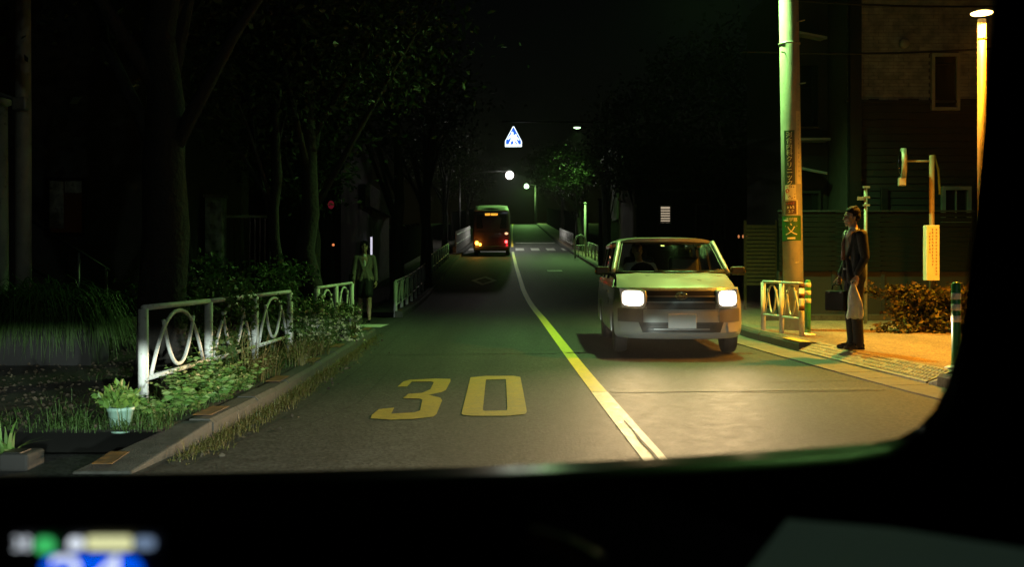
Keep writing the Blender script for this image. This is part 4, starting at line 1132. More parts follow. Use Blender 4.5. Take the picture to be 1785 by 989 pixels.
def woman():
    x, y = -2.98, 20.3
    t = thing('person', 'woman in a pale jacket and dark skirt walking out of the side street', 'person', (x, y, zr(y)+.016), math.radians(8))
    k = .92
    b = MB()
    P, R = head(b, (0, -.03, 1.50))
    b.cap((0, .01, 1.32), (0, -.01, 1.45), .046, .044)
    b.cap((0, .02, .95), (0, .01, 1.24), .09, .10); b.cap((-.11, .01, 1.29), (.11, .01, 1.29), .04, .04)
    hips = .86
    legs = {1: ((.085, .0, hips), (.088, -.10, .47), (.092, -.13, .09)), -1: ((-.085, .0, hips), (-.092, .02, .46), (-.092, .14, .11))}
    for s in (-1, 1):
        a, kn, an = legs[s]
        b.cap(a, kn, .082, .052); b.cap(kn, Vector(kn)*.62+Vector(an)*.38, .05, .052); b.cap(Vector(kn)*.62+Vector(an)*.38, an, .052, .032)
        b.cap(an, Vector(an)+Vector((0, -.13, -.045)), .034, .026)
    sh = {1: (.165, .01, 1.285), -1: (-.165, .01, 1.285)}; el = {1: (.215, .05, 1.03), -1: (-.21, .00, 1.03)}; wr = {1: (.23, .0, .81), -1: (-.22, -.10, .82)}
    for s in (-1, 1):
        b.cap(sh[s], el[s], .036, .03); b.cap(el[s], wr[s], .03, .022); hand(b, wr[s], (0, -.1, -1), (-s*.5, -1, 0), .55)
    remeshed(b, 'body', M_skin, t, .0065, 3)
    eyes(P, R, t)
    h = MB(); h.ell((0, .0, 1.545), (.088, .102, .088), n=16, m=10); h.ell((0, .045, 1.46), (.088, .062, .11))
    for s in (-1, 1): h.cap((s*.072, -.02, 1.53), (s*.078, .0, 1.38), .028, .022)
    for q in range(6): h.cap((-.05+q*.02, -.07, 1.585), (-.058+q*.023, -.098, 1.545), .02, .010, 8)
    remeshed(h, 'hair', M_hair, t, .0075, 2)
    s_ = MB(); s_.ell((0, -.005, 1.16), (.055, .09, .17)); s_.cap((0, -.02, 1.33), (0, -.07, 1.20), .038, .030); remeshed(s_, 'blouse', M_shirt, t, .01, 3)
    j = MB()
    for s in (-1, 1):
        j.cap((s*.075, .02, 1.25), (s*.066, .015, 1.02), .090, .078); j.cap((s*.066, .015, 1.02), (s*.09, .02, .84), .078, .096)
        j.cap((s*.05, .03, 1.29), (s*.16, .012, 1.29), .060, .055); j.cap(sh[s], el[s], .058, .048); j.cap(el[s], Vector(wr[s])+Vector((0, .01, .02)), .047, .038)
        j.cap((s*.05, .02, 1.34), (s*.085, -.05, 1.22), .022, .028); j.cap((s*.085, -.05, 1.22), (s*.02, -.098, 1.02), .028, .02); j.cap((s*.025, -.09, 1.02), (s*.085, -.075, .83), .024, .035)
    j.ell((0, .05, 1.12), (.13, .075, .20)); j.ell((0, .01, .91), (.14, .115, .11)); j.cap((0, -.02, 1.06), (0, -.015, .92), .088, .10)
    remeshed(j, 'jacket', M_beige, t, .009, 4)
    sk = MB(); sk.ell((0, .02, .84), (.15, .115, .12)); sk.cap((-.06, .01, .82), (-.070, .022, .55), .108, .100); sk.cap((.06, .0, .82), (.068, -.078, .55), .108, .104); sk.cap((0, .01, .8), (0, -.01, .56), .11, .095)
    remeshed(sk, 'skirt', M_suit, t, .009, 3)
    for s in (-1, 1):
        an = Vector(legs[s][2]); q = MB(); q.cap(an+Vector((0, .03, -.06)), an+Vector((0, -.06, -.06)), .034, .036); q.cap(an+Vector((0, -.06, -.06)), an+Vector((0, -.16, -.072)), .036, .022); q.cap(an+Vector((0, .035, -.06)), an+Vector((0, .04, -.085)), .02, .012)
        remeshed(q, 'shoe', M_shoe, t, .006, 2)
    Wm = Matrix.Translation(t.location) @ Matrix.Rotation(math.radians(8), 4, 'Z')
    hb = thing('handbag', 'dark shoulder bag hanging at the walking woman\'s side', 'bag', Wm @ Vector((-.26, .05, .78)), math.radians(8))
    MB().box((0, 0, .06), (.11, .30, .24)).build('bag_body', M_brief, hb, bevel=.03)
    MB().tube([(.0, -.10, .18), (.03, -.03, .45), (.085, -.035, .565), (.06, .05, .52), (.0, .10, .18)], .010, 6).build('strap', M_brief, hb, True)
woman()
def driver():
    Wm = Matrix.Translation(van.location) @ van.rotation_euler.to_matrix().to_4x4()
    t = thing('person', 'driver in a light shirt sitting at the wheel of the oncoming car', 'person', Wm @ Vector((-.34, 2.02, .94)), -.028)
    b = MB(); P, R = head(b, (-.05, -.12, .455), Vector((.25, -1, 0)), .15)
    b.cap((0, -.0, .26), (-.045, -.09, .40), .05, .05); b.cap((0, .05, .0), (0, .02, .2), .12, .12)
    for s in (-1, 1):
        b.cap((s*.18, .0, .22), (s*.24, -.18, .02), .042, .036); b.cap((s*.24, -.18, .02), (s*.13, -.40, .11), .036, .028)
        hand(b, (s*.13, -.40, .11), (-s*.2, -.8, .45), (-s, -.2, .3), .9)
    remeshed(b, 'body', M_skin, t, .009, 3)
    eyes(P, R, t)
    h = MB(); h.ell((-.05, -.085, .515), (.084, .095, .070)); h.ell((-.05, -.055, .47), (.08, .07, .07)); remeshed(h, 'hair', M_hair, t, .01, 2)
    s_ = MB(); s_.ell((0, .02, .10), (.185, .125, .22)); s_.cap((-.12, .0, .22), (.12, .0, .22), .07, .07); s_.cap((0, 0, .25), (-.02, -.03, .31), .062, .055)
    for s in (-1, 1): s_.cap((s*.18, .0, .22), (s*.24, -.18, .02), .066, .054); s_.cap((s*.24, -.18, .02), (s*.17, -.32, .075), .052, .044)
    remeshed(s_, 'shirt', M_shirt, t, .011, 4)
driver()
# ------------------------------------------------------------------ buildings on the right
def window(parent, x0, x1, z0, z1, y, fw=.05, glassm=None, bars=0, slats=0, frame=None):
    cx_, cz = (x0+x1)/2, (z0+z1)/2; w, h = x1-x0, z1-z0
    f = MB()
    f.box((x0+fw/2, y-.03, cz), (fw, .09, h)); f.box((x1-fw/2, y-.03, cz), (fw, .09, h))
    f.box((cx_, y-.031, z1-fw/2), (w-2*fw, .09, fw)); f.box((cx_, y-.031, z0+fw/2), (w-2*fw, .11, fw))
    for k in range(bars): f.box((x0 + w*(k+1)/(bars+1), y-.02, cz), (.025, .05, h-2*fw))
    win = f.build('window', frame or M_winframe, parent)
    MB().box((cx_, y-.006, cz), (w-2*fw, .012, h-2*fw)).build('pane', glassm or M_winglass, win)
    return win
G = zr(19.5) + KH
hb = thing('house', 'dark tiled house with a narrow tall window behind the pavement on the right', 'house', (6.70, 20.0, G - .1))
MB().box((4.2, 3.02, 3.9), (8.4, 5.9, 8.2)).build('wall', M_mortar, hb)
TZ = 4.64 - G + .1
tb = MB(); r2 = random.Random(3); row = 0; z = TZ + .035
while z < TZ + 2.5:
    x = .03 - (.10 if row % 2 else 0)
    while x < 3.35:
        wx = .192
        xa, xb = max(x, .01), x + wx
        if 4.40 - G + .07 < z < 5.61 - G + .13:            # keep clear of the window
            if xa < 1.655 < xb: xb = 1.65
            elif xa < 2.225 < xb: xa = 2.23
            elif xa >= 1.655 and xb <= 2.225: xb = xa
        if xb - xa > .03:
            d_ = r2.uniform(.012, .026)
            tb.hexa([(xa, .075-d_, z-.032), (xb, .075-d_, z-.032), (xb, .075, z-.032), (xa, .075, z-.032), (xa, .075-d_, z+.032), (xb, .075-d_, z+.032), (xb, .075, z+.032), (xa, .075, z+.032)])
        x += .20
    z += .072; row += 1
tb.build('tile', M_tile, hb, kind='stuff')
sme = MB().hexa([(0, -.03, 0), (3.6, -.03, 0), (3.6, .0, 0), (0, .0, 0), (0, -.012, .135), (3.6, -.012, .135), (3.6, .0, .135), (0, .0, .135)]).mesh('siding_board', False)
k = 0
zz = .2
while zz < TZ - .06:
    o = link('siding_board', sme, M_siding, hb); o.location = (.0, .07, zz); zz += .142
MB().box((1.7, .03, TZ - .02), (3.5, .06, .05)).build('string_course', M_siding, hb)
window(hb, 1.66, 2.22, 4.44 - G + .1, 5.58 - G + .1, .05, .06, bars=0)
window(hb, 1.86, 2.44, 2.18 - G + .1, 2.92 - G + .1, .04, .07, bars=1)
MB().lathe([(.10, 0), (.10, -.09), (.085, -.13), (.03, -.15)], (1.12, .06, 5.78 - G + .1), 14, 'y').build('vent_hood', M_winframe, hb, True)
MB().box((.12, -.02, 3.6), (.22, .16, 7.6)).build('drain_pipe', M_black, hb)
MB().box((.72, .02, 2.35), (.14, .08, .62)).build('meter_box', M_black, hb, bevel=.01)
h2 = thing('house', 'dark house with small awnings standing left of the tiled house', 'house', (5.9, 21.2, G - .1))
MB().box((.385, 2.01, 3.6), (.77, 4, 7.6)).build('wall', M_darkwall, h2)
for zz in (2.95, 5.75):
    a = MB(); a.hexa([(-.05, -.5, zz+.18), (.60, -.5, zz+.05), (.60, 0, zz+.12), (-.05, 0, zz+.25), (-.05, -.5, zz+.23), (.60, -.5, zz+.10), (.60, 0, zz+.17), (-.05, 0, zz+.30)])
    a.build('awning', M_winframe, h2)
window(h2, -.02, .6, 4.0, 5.4, -.01, .05, frame=M_darkwall)
window(h2, -.02, .6, 1.6, 2.7, -.01, .05, frame=M_darkwall)
MB().box((.3, -.2, 3.75), (.8, .4, .05)).build('balcony_ledge', M_winframe, h2)
MB().cyl((-.06, -.06, 0), (-.06, -.06, 7.2), .04).build('drain_pipe', M_winframe, h2, True)
# boarded boundary fence in front of the houses
bf = thing('board_fence', 'low grey boarded fence running along the back of the right pavement', 'fence', (5.05, 19.0, zr(19) + KH))
bme = MB().hexa([(0, -.022, 0), (4.9, -.022, 0), (4.9, 0, 0), (0, 0, 0), (0, -.014, .082), (4.9, -.014, .082), (4.9, 0, .082), (0, 0, .082)]).mesh('board', False)
for k in range(12):
    o = link('board', bme, M_boards, bf); o.location = (rnd.uniform(-.01, .01), 0, .92 + k*.092)
for k in range(6): MB().box((.1 + k*.94, .04, 1.02), (.07, .06, 2.02)).build('post', M_siding, bf)
MB().box((2.45, .10, .42), (4.9, .14, .98)).build('base_wall', M_darkwall, bf)
MB().box((2.45, -.0, 2.045), (4.94, .08, .03)).build('top_cap', M_siding, bf)
MB().box((2.4, -.40, .04), (5.6, .22, .12)).build('kerb_strip', M_kerb, bf)
sh = thing('slatted_shutter', 'slatted shutter tinted lamp orange showing between the car and the concrete pole', 'shutter', (5.55, 22.4, zr(22) + KH))  # orange of the lamp light put into the slats' colour
for k in range(16):
    MB().hexa([(-.32, -.03, .55+k*.085), (.32, -.03, .55+k*.085), (.32, .01, .55+k*.085), (-.32, .01, .55+k*.085), (-.32, -.005, .62+k*.085), (.32, -.005, .62+k*.085), (.32, .01, .62+k*.085), (-.32, .01, .62+k*.085)]).build('slat', M_rust_lamplit, sh)
for s in (-1, 1): MB().box((s*.35, 0, 1.0), (.05, .06, 2.0)).build('frame', M_rust_lamplit, sh)
for k in range(3):
    pk = thing('picket_light', ['small amber marker light low behind the oncoming car', 'second amber marker light low behind the oncoming car', 'third amber marker light low behind the oncoming car'][k], 'marker light', (6.55 + k*.125, 29.0, 2.27))
    MB().ell((0, 0, 0), (.028, .02, .05), n=8, m=6).build('lens', glow('marker_amber', (1, .35, .12), .55), pk, True)
    MB().cyl((0, 0, -.05), (0, 0, -1.7), .015, n=6).build('stake', M_black, pk)
h3 = thing('house', 'dark house with one small lit window above the roof of the oncoming car', 'house', (4.9, 40, zr(40) + KH))
MB().box((3.5, 3.1, 1.9), (7, 6, 4.0)).build('wall', M_darkwall, h3)
M_litwin = glow('lit_window', (1, .80, .55), .42)
wn_ = window(h3, .98, 1.45, 1.98, 2.72, .08, .05, glassm=M_litwin, frame=M_pale)
for k in range(6): MB().box((1.215, .062, 2.06 + k*.10), (.38, .03, .045)).build('slat', M_plaster, wn_)
MB().hexa([(-.3, -.4, 3.9), (7.3, -.4, 3.9), (7.3, 6.4, 3.9), (-.3, 6.4, 3.9), (1.2, 2.4, 5.3), (5.8, 2.4, 5.3), (5.8, 3.4, 5.3), (1.2, 3.4, 5.3)]).build('roof', M_roof, h3)
window(h3, 2.4, 3.6, 1.4, 2.8, .08, .06, bars=1)
MB().box((2.2, -.5, 3.3), (2.8, .7, .06)).build('balcony_ledge', M_plaster, h3)
h4 = thing('house', 'unlit house far along the right side behind the trees', 'house', (6.5, 62, zr(62)))
MB().box((3, 4, 3), (6, 8, 7)).build('wall', M_darkwall, h4); window(h4, .3, 1.3, 2.0, 3.2, -.01)
MB().box((3, 4, 6.6), (6.6, 8.8, .25)).build('roof', M_roof, h4)

# ------------------------------------------------------------------ houses on the left
ha = thing('house', 'dark plastered house with a pale curtained window at the far left', 'house', (-13.5, 17.0, .1))
MB().box((3.65, 3.0, 3.7), (7.3, 6, 7.6)).build('wall', M_plaster, ha)
wa = window(ha, 5.62, 6.30, 1.72, 2.70, -.01, .05, frame=M_black)
M_cur = mat('streetlit_curtain', (.42, .43, .36), .85, var=.45, scale=7, dirt=.5, dirtcol=(.03, .035, .025))
MB().box((5.80, -.026, 2.25), (.24, .008, .82)).build('streetlit_curtain', M_cur, wa); MB().box((6.09, -.027, 2.55), (.30, .008, .22)).build('streetlit_curtain', M_cur, wa)  # L shape of the street light between leaf shadows put into the cloth
MB().box((3.65, 2.8, 7.6), (8.0, 7.2, .25)).build('roof', M_roof, ha)
hbl = thing('house', 'narrow pale stucco house end glimpsed behind the big tree trunk', 'house', (-7.62, 22, .2))
MB().box((.27, 2.5, 2.2), (.54, 5, 4.6)).build('wall', M_mossy, hbl)
MB().box((.27, 2.5, 4.56), (.8, 5.4, .12)).build('roof', M_roof, hbl)
MB().box((.14, -.03, 1.6), (.09, .06, 3.0)).build('drain_pipe', M_black, hbl)
wl = thing('wall_light', 'tiny yellow wall light on the pale stucco house end', 'wall light', (-7.28, 21.9, 4.05))
MB().box((0, .03, 0), (.08, .06, .1)).build('housing', M_black, wl); MB().ell((0, -.02, 0), (.028, .02, .028), n=8, m=6).build('lamp', glow('yellow_spot', (.9, 1, .35), .8), wl, True)
gp_ = thing('gate_pillar', 'mossy white gate pillar beside a dark gate on the left', 'gate pillar', (-5.9, 20, .2))
MB().box((0, 0, 1.22), (.34, .34, 2.55)).build('pillar_body', M_mossy, gp_, bevel=.015); MB().box((0, 0, 2.52), (.40, .40, .06)).build('cap', M_conc, gp_)
ga = thing('gate', 'dark barred gate with pale top rail beside the mossy pillar', 'gate', (-5.68, 20.0, .2))
MB().box((.45, 0, 2.12), (.92, .05, .05)).build('top_rail', M_pale, ga); MB().box((.45, 0, .3), (.92, .05, .05)).build('bottom_rail', M_black, ga)
for k in range(9): MB().box((.05+k*.1, 0, 1.2), (.02, .03, 1.78)).build('bar', M_black, ga)
hc = thing('house', 'dark house with a pale balcony behind the trees on the left', 'house', (-9.0, 27, .3))
MB().box((2.2, 3, 3.8), (4.4, 6, 7.8)).build('wall', M_darkwall, hc)
MB().box((2.2, 3, 7.75), (5, 6.8, .2)).build('roof', M_roof, hc)
bl = MB().box((1.55, -.45, 3.95), (.72, .9, .08)).build('balcony', M_pale, hc)
for k in range(7): MB().box((1.22+k*.11, -.88, 4.25), (.03, .03, .5)).build('baluster', M_pale, bl)
MB().box((1.55, -.88, 4.52), (.74, .05, .04)).build('handrail', M_pale, bl)
window(hc, 1.25, 1.85, 4.2, 5.5, -.01, .06, frame=M_plaster)
window(hc, 2.9, 3.6, 4.2, 5.3, -.01, .05, frame=M_plaster)
hd = thing('house', 'pale green lit house end with deep eaves behind the walking woman', 'house', (-5.55, 32, zr(32)))
MB().box((-.4, 3, 1.6), (2.6, 6, 3.4)).build('wall', M_pale, hd)
MB().hexa([(-1.9, -.5, 3.0), (1.1, -.5, 2.75), (1.1, 6, 2.75), (-1.9, 6, 3.0), (-1.9, -.5, 3.55), (1.1, -.5, 3.45), (1.1, 6, 3.45), (-1.9, 6, 3.55)]).build('roof', M_mossy, hd)
MB().box((.2, -.06, .95), (1.1, .1, 1.9)).build('shutter_panel', M_darkwall, hd)
ls = thing('lit_door_gap', 'narrow vertical white strip light beside the walking woman\'s head', 'doorway gap', (-4.44, 31.7, 2.05))  # glowing strip added in place of a lit doorway gap
MB().box((0, 0, 0), (.055, .05, .62)).build('gap_glow', glow('strip_white', (.85, .85, 1), .8), ls); MB().box((0, .05, 0), (.09, .05, .68)).build('housing', M_black, ls)
for i, (n_, lab, px, py, Y, col, st) in enumerate((('warning_lamp', 'tiny orange lamp glowing between trunks left of the walking woman', 581, 427, 24, (1, .3, .1), .9), ('warning_lamp', 'dim red lamp high among the leaves left of the pale house end', 577, 357, 24, (.5, .03, .06), .14))):
    t = thing(n_, lab, 'lamp', ((px-892.5)*Y/1750, Y, 1.15+(480-py)*Y/1750))
    MB().ell((0, 0, 0), (.03 if i == 0 else .075, .03, .03 if i == 0 else .10), n=10, m=8).build('lens', glow('warning_glow', col, st), t, True)
    MB().cyl((0, .05, .1), (0, .05, -2.3), .02, n=6).build('post', M_black, t)
hr = thing('handrail', 'thin sloping stair handrail on two pale posts by the dark house', 'handrail', (-6.4, 14.6, .2))
MB().tube([(-.6, 0, 1.75), (.55, -.0, 1.02)], .02, 8).build('rail', M_black, hr, True)
MB().tube([(.1, 0, 0), (.1, 0, 1.28)], .018, 8).build('post', M_galv, hr, True); MB().tube([(.5, 0, .5), (.5, 0, 1.05)], .026, 8).build('post', M_pale, hr, True)
st_ = thing('steps', 'dark concrete steps up to the plastered house', 'steps', (-7.2, 15.4, .1))
for k in range(4): MB().box((-.3*k, .3, .1 + .17*k), (1.2, 1.4, .17)).build('step', M_darkwall, st_)
rw = thing('retaining_wall', 'low concrete retaining wall under the drooping grass mound', 'wall', (-6.6, 10.9, zr(10) + .1))
MB().box((0, .2, .22), (4.1, .5, .50)).build('wall_body', M_darkwall, rw, bevel=.015)
MB().box((0, 1.6, .40), (4.1, 2.3, .18)).build('earth', M_soil, rw)
cbk = thing('concrete_block', 'small low concrete block at the lower left corner of the road', 'block', (-2.88, 5.90, .02))
MB().box((0, 0, .045), (.17, .22, .10)).build('block_body', M_darkwall, cbk, bevel=.015); MB().box((-.02, -.01, .098), (.10, .14, .006)).build('recess', M_black, cbk)
for k, (z0, z1, y) in enumerate(((6.55, 6.38, 19.4), (5.48, 5.62, 19.4))):
    t = thing('overhead_cable', ['upper black cable sagging across the tiled house wall', 'lower black cable sagging across the tiled house wall'][k], 'cable', (4.4, y, z0))
    MB().tube([(i*.6, 0, (z1-z0)*i/10 - .10*math.sin(PI*i/10)) for i in range(11)], .02, 6).build('wire', M_cable, t, True)

def low_wall(label, x0, y0, x1, y1, h, m=M_wallfar):  # near-black walls added to hide the lamp-lit far verges
    t = thing('screen_wall', label, 'wall', (x0, y0, zr(y0))); n_ = max(2, int((y1-y0)/3)); mb = MB(); cp_ = MB()
    for k in range(n_):
        a, b = k/n_, (k+1)/n_; xa, xb = (x1-x0)*a, (x1-x0)*b; ya, yb2 = (y1-y0)*a, (y1-y0)*b; z = zr(y0+ya) - zr(y0); zb = zr(y0+yb2) - zr(y0)
        mb.hexa([(xa-.08, ya, z-.3), (xa+.08, ya, z-.3), (xb+.08, yb2, z-.3), (xb-.08, yb2, z-.3), (xa-.08, ya, zb+h), (xa+.08, ya, zb+h), (xb+.08, yb2, zb+h), (xb-.08, yb2, zb+h)])
        cp_.hexa([(xa-.11, ya, zb+h), (xa+.11, ya, zb+h), (xb+.11, yb2, zb+h), (xb-.11, yb2, zb+h), (xa-.11, ya, zb+h+.06), (xa+.11, ya, zb+h+.06), (xb+.11, yb2, zb+h+.06), (xb-.11, yb2, zb+h+.06)])
    mb.build('wall_body', m, t); cp_.build('coping', m, t)
low_wall('added dark wall stepping uphill behind the left pavement trees', -5.0, 34, -5.2, 58, 1.7)
low_wall('added dark wall beyond the bus along the far left pavement', -4.9, 82, -4.9, 148, 2.2)
low_wall('added dark wall behind the hoop barrier on the right', 6.4, 46, 5.6, 62, 1.9)
low_wall('added dark wall lining the far right pavement up to the crest', 5.4, 72, 5.2, 148, 2.2)
# ------------------------------------------------------------------ vegetation
def leafset(mb, c, spread, n, size, r, flat=.0, shape='ball'):
    cx_, cy_, cz = c
    for _ in range(n):
        p = Vector((r.gauss(0, 1), r.gauss(0, 1), r.gauss(0, 1)))
        p = Vector((p.x*spread[0], p.y*spread[1], p.z*spread[2])) + Vector(c)
        leaf(mb, p, size*r.uniform(.6, 1.3), r)
def leaf(mb, p, s, r, d=None, wid=.5):
    if d is None: d = Vector((r.gauss(0, 1), r.gauss(0, 1), r.gauss(0, .7)-.3))
    if d.length < 1e-3: d = Vector((1, 0, 0))
    d.normalize(); a = d.cross(Vector((r.gauss(0, 1), r.gauss(0, 1), r.gauss(0, 1))))
    if a.length < 1e-3: a = d.cross(Vector((0, 0, 1)))
    a.normalize(); n = d.cross(a); w = s*wid
    mb.add([p, p + d*s*.5 + a*w*.5 + n*s*.08, p + d*s, p + d*s*.5 - a*w*.5 + n*s*.08], [(0, 1, 2), (0, 2, 3)])
def tree(label, base, r0, h, cc, rad, clumps, per, size, seed, name='tree', lean=(0, 0), m=M_leaf, fade=1.0):
    r = random.Random(seed)
    t = thing(name, label, 'tree', base)
    cc = Vector(cc) - Vector(base)
    top = Vector((lean[0], lean[1], h))
    pts = [Vector((0, 0, -.15)), Vector((0, 0, .0)), Vector((0, 0, .25))]
    for k in range(1, 9):
        f = k/8; pts.append(Vector((top.x*f + r.uniform(-.05, .05), top.y*f + r.uniform(-.05, .05), .25 + (h-.25)*f)))
    rs = [r0*1.35, r0*1.25, r0*1.05] + [r0*(1 - .62*k/8) for k in range(1, 9)]
    tm = MB().tube(pts, rs, 14)
    for i in range(len(tm.v)):
        v = tm.v[i]; a = math.atan2(v[1], v[0]); k = 1 + .06*math.sin(5*a + v[2]*1.3) + .04*math.sin(9*a - v[2]*2)
        ax = top*max(0, min(1, (v[2]-.25)/(h-.25)))
        tm.v[i] = (ax.x + (v[0]-ax.x)*k, ax.y + (v[1]-ax.y)*k, v[2])
    tm.build('trunk', M_bark, t, True)
    cents = []
    for _ in range(clumps):
        while True:
            q = Vector((r.uniform(-1, 1), r.uniform(-1, 1), r.uniform(-1, 1)))
            if .25 < q.length < 1: break
        q = q.normalized()*(q.length**.5)
        cents.append(cc + Vector((q.x*rad[0], q.y*rad[1], q.z*rad[2])))
    lm = MB()
    for k in range(7):
        q = cents[k % len(cents)]; s = pts[5 + k % 5]
        mid = (s+q)/2 + Vector((r.uniform(-.2, .2), r.uniform(-.2, .2), r.uniform(0, .35)))
        b = MB().tube([s, mid, q], [r0*.34, r0*.2, r0*.06], 7); b.build('limb', M_bark, t, True)
    for q in cents:
        s = min(rad)*.17*r.uniform(.7, 1.5)
        leafset(lm, q, (s*1.2, s*1.2, s*.75), int(per*r.uniform(.6, 1.4)), size, r)
    lm.build('crown', m, t, recalc=False)
    return t
kz = lambda y: zr(y) + KH - .02
tree('massive old street tree standing behind the nearest guard rail post', (-3.36, 9.7, kz(9.7)-.05), .25, 5.2, (-3.7, 10.2, 6.2), (2.9, 3.0, 2.3), 230, 48, .12, 1)
tree('street tree with leaning leafy crown over the road beside the pale lit trunk', (-3.04, 15.0, kz(15)-.05), .17, 4.6, (-3.1, 15.2, 5.7), (2.1, 2.4, 2.1), 230, 52, .12, 2)
tree('bushy street tree whose leaves hang low in front of the woman', (-3.75, 19.0, kz(19)-.1), .16, 3.9, (-4.0, 18.6, 4.3), (1.25, 1.5, 2.0), 90, 40, .13, 3)
tree('slim dark street tree beyond the side street on the left', (-2.95, 26, kz(26)), .20, 5.0, (-3.4, 26, 6.6), (2.0, 2.2, 2.0), 70, 32, .16, 4)
tree('dark street tree by the greenish guard rail on the left', (-2.85, 33, kz(33)), .20, 5.0, (-3.4, 33, 7.2), (2.0, 2.2, 2.0), 60, 30, .18, 5)
tree('distant dark tree on the left short of the bus', (-3.6, 43, kz(43)), .20, 5.2, (-4.2, 43, 8.0), (2.2, 2.2, 2.2), 60, 26, .2, 6)
tree('far dark tree on the left beyond the bus', (-4.4, 66, kz(66)), .22, 5.2, (-4.8, 66, 9.0), (2.4, 2.4, 2.2), 60, 26, .22, 7)
tree('leafy green tree lit by the lamp above it on the far right', (4.35, 62, kz(62)), .16, 4.6, (3.0, 61, 7.75), (1.9, 1.9, 1.35), 110, 30, .17, 8, lean=(-.5, 0))
tree('second lit tree with a lower crown behind the leafy one on the right', (4.6, 70, kz(70)), .16, 4.2, (4.1, 69, 7.6), (1.5, 1.6, 1.3), 70, 28, .18, 9)
tree('thin trunked tree near the far guard rail on the right', (4.9, 51, kz(51)), .12, 4.5, (5.4, 51, 7.2), (1.6, 1.6, 1.3), 50, 26, .18, 10)
tree('dark tree at the road crest on the right', (4.6, 92, kz(92)), .2, 5, (4.4, 92, 10.6), (2.4, 2.4, 2.2), 60, 24, .24, 11)
tree('dark tree at the road crest on the left', (-4.4, 100, kz(100)), .2, 5, (-4.4, 100, 11), (2.6, 2.4, 2.4), 60, 24, .24, 12)
tree('dark tree rising over the house with the small lit window', (7.6, 37, kz(37)), .2, 4.5, (7.2, 37, 7.0), (2.6, 2.2, 2.7), 130, 34, .2, 21)
tree('dark tree crowding the road edge left of the house with the small lit window', (5.3, 41, kz(41)), .17, 4.2, (5.0, 41, 6.6), (1.7, 2.0, 2.3), 110, 32, .2, 22)
tree('dark tree standing behind the concrete sign pole', (8.2, 28, kz(28)), .2, 4.4, (7.2, 28, 6.2), (2.3, 2.2, 2.4), 110, 32, .18, 23)
tree('slender pale barked tree trunk rising out of the hedge', (-3.28, 14.0, kz(14)-.05), .10, 3.6, (-3.6, 14.0, 4.3), (1.2, 1.2, 1.2), 50, 30, .12, 13)
def blades(mb, c, n, L, spread, w, r, arch=.9, up=1.0):
    for _ in range(n):
        a = r.uniform(0, 2*PI); rr = spread*math.sqrt(r.random()); p = Vector(c) + Vector((rr*math.cos(a), rr*math.sin(a), 0))
        b = r.uniform(0, 2*PI) if rr < spread*.3 else a + r.uniform(-.8, .8)
        l = L*r.uniform(.55, 1.15); lean = r.uniform(.15, arch); side = Vector((-math.sin(b), math.cos(b), 0)); prev = None
        k = 4
        for i in range(k+1):
            f = i/k; out_ = lean*l*f*f*.9; zz = l*up*(f - .48*lean*f*f)
            q = p + Vector((math.cos(b)*out_, math.sin(b)*out_, zz)); ww = w*(1 - f)*(.6+.8*f) + .0008
            cur = [q - side*ww, q + side*ww]
            if prev: mb.add(prev + cur, [(0, 1, 3, 2)])
            prev = cur
def fern(mb, c, n, L, r, lw=.035):
    """leafy fronds: arched stems that carry pairs of leaflets"""
    for _ in range(n):
        b = r.uniform(0, 2*PI); l = L*r.uniform(.6, 1.15); lean = r.uniform(.35, 1.1); k = 9
        p = Vector(c) + Vector((r.gauss(0, .035), r.gauss(0, .035), 0))
        d = Vector((math.cos(b), math.sin(b), 0)); sd = Vector((-d.y, d.x, 0)); prev = p
        for i in range(1, k+1):
            f = i/k; q = p + d*(lean*l*f*f*.8) + Vector((0, 0, l*(f - .45*lean*f*f)))
            mb.add([prev - sd*.002, prev + sd*.002, q + sd*.0015, q - sd*.0015], [(0, 1, 2, 3)])
            s = lw*2.2*math.sin(PI*(.12 + .8*f))
            for sg in (-1, 1):
                leaf(mb, q, s, r, (sd*sg + d*.45 + Vector((0, 0, r.uniform(-.2, .25)))), .48)
            prev = q
def plant(name, label, x, y, z, fn, m, cat='plant', group=None, part='foliage'):
    t = thing(name, label, cat, (x, y, z), 0, group)
    mb = MB(); fn(mb); mb.build(part, m, t, recalc=False)
    return t
r = random.Random(21)
spots = [(-2.42, 7.35, .40, 14), (-2.50, 7.75, .46, 18), (-2.36, 8.0, .42, 16), (-2.52, 8.35, .5, 18), (-2.38, 8.65, .40, 14), (-2.55, 7.0, .30, 9)]
names = ['fresh green leafy plant just right of the nearest rail post', 'bright leafy plant under the first looped bar of the white rail', 'low leafy plant spilling over the kerb by the first orange patch',
         'tall leafy plant under the middle of the white rail', 'leafy plant in front of the short middle rail post', 'small leafy weed at the foot of the nearest rail post']
for (x, y, L, n), lab in zip(spots, names):
    plant('leafy_plant', lab, x, y, kz(y), lambda mb: [fern(mb, (0, 0, 0), n, L, r), fern(mb, (.05, .12, 0), n//2, L*.7, r)], M_fern, group='green plants under the white guard rail')
spots = [(-2.45, 9.3, .50, 60), (-2.40, 9.75, .42, 60), (-2.30, 10.9, .34, 60), (-2.42, 11.5, .36, 60), (-2.36, 12.1, .35, 50), (-2.48, 15.6, .42, 40)]
names = ['pale yellowish grassy weed before the second full rail post', 'pale feathery weed at the foot of the second full rail post', 'short straw coloured weed beside the orange kerb patch', 'feathery weed below the last loops of the white rail',
         'thin weed between the rail and the flowering shrub', 'grass tuft at the foot of the two far rail posts']
for (x, y, L, n), lab in zip(spots, names):
    plant('grassy_weed', lab, x, y, kz(y), lambda mb: [blades(mb, (0, 0, 0), n, L, .16, .006, r, 1.0), fern(mb, (0, .05, 0), 12, L*.85, r, .02)], M_weed, group='pale weeds along the left kerb')
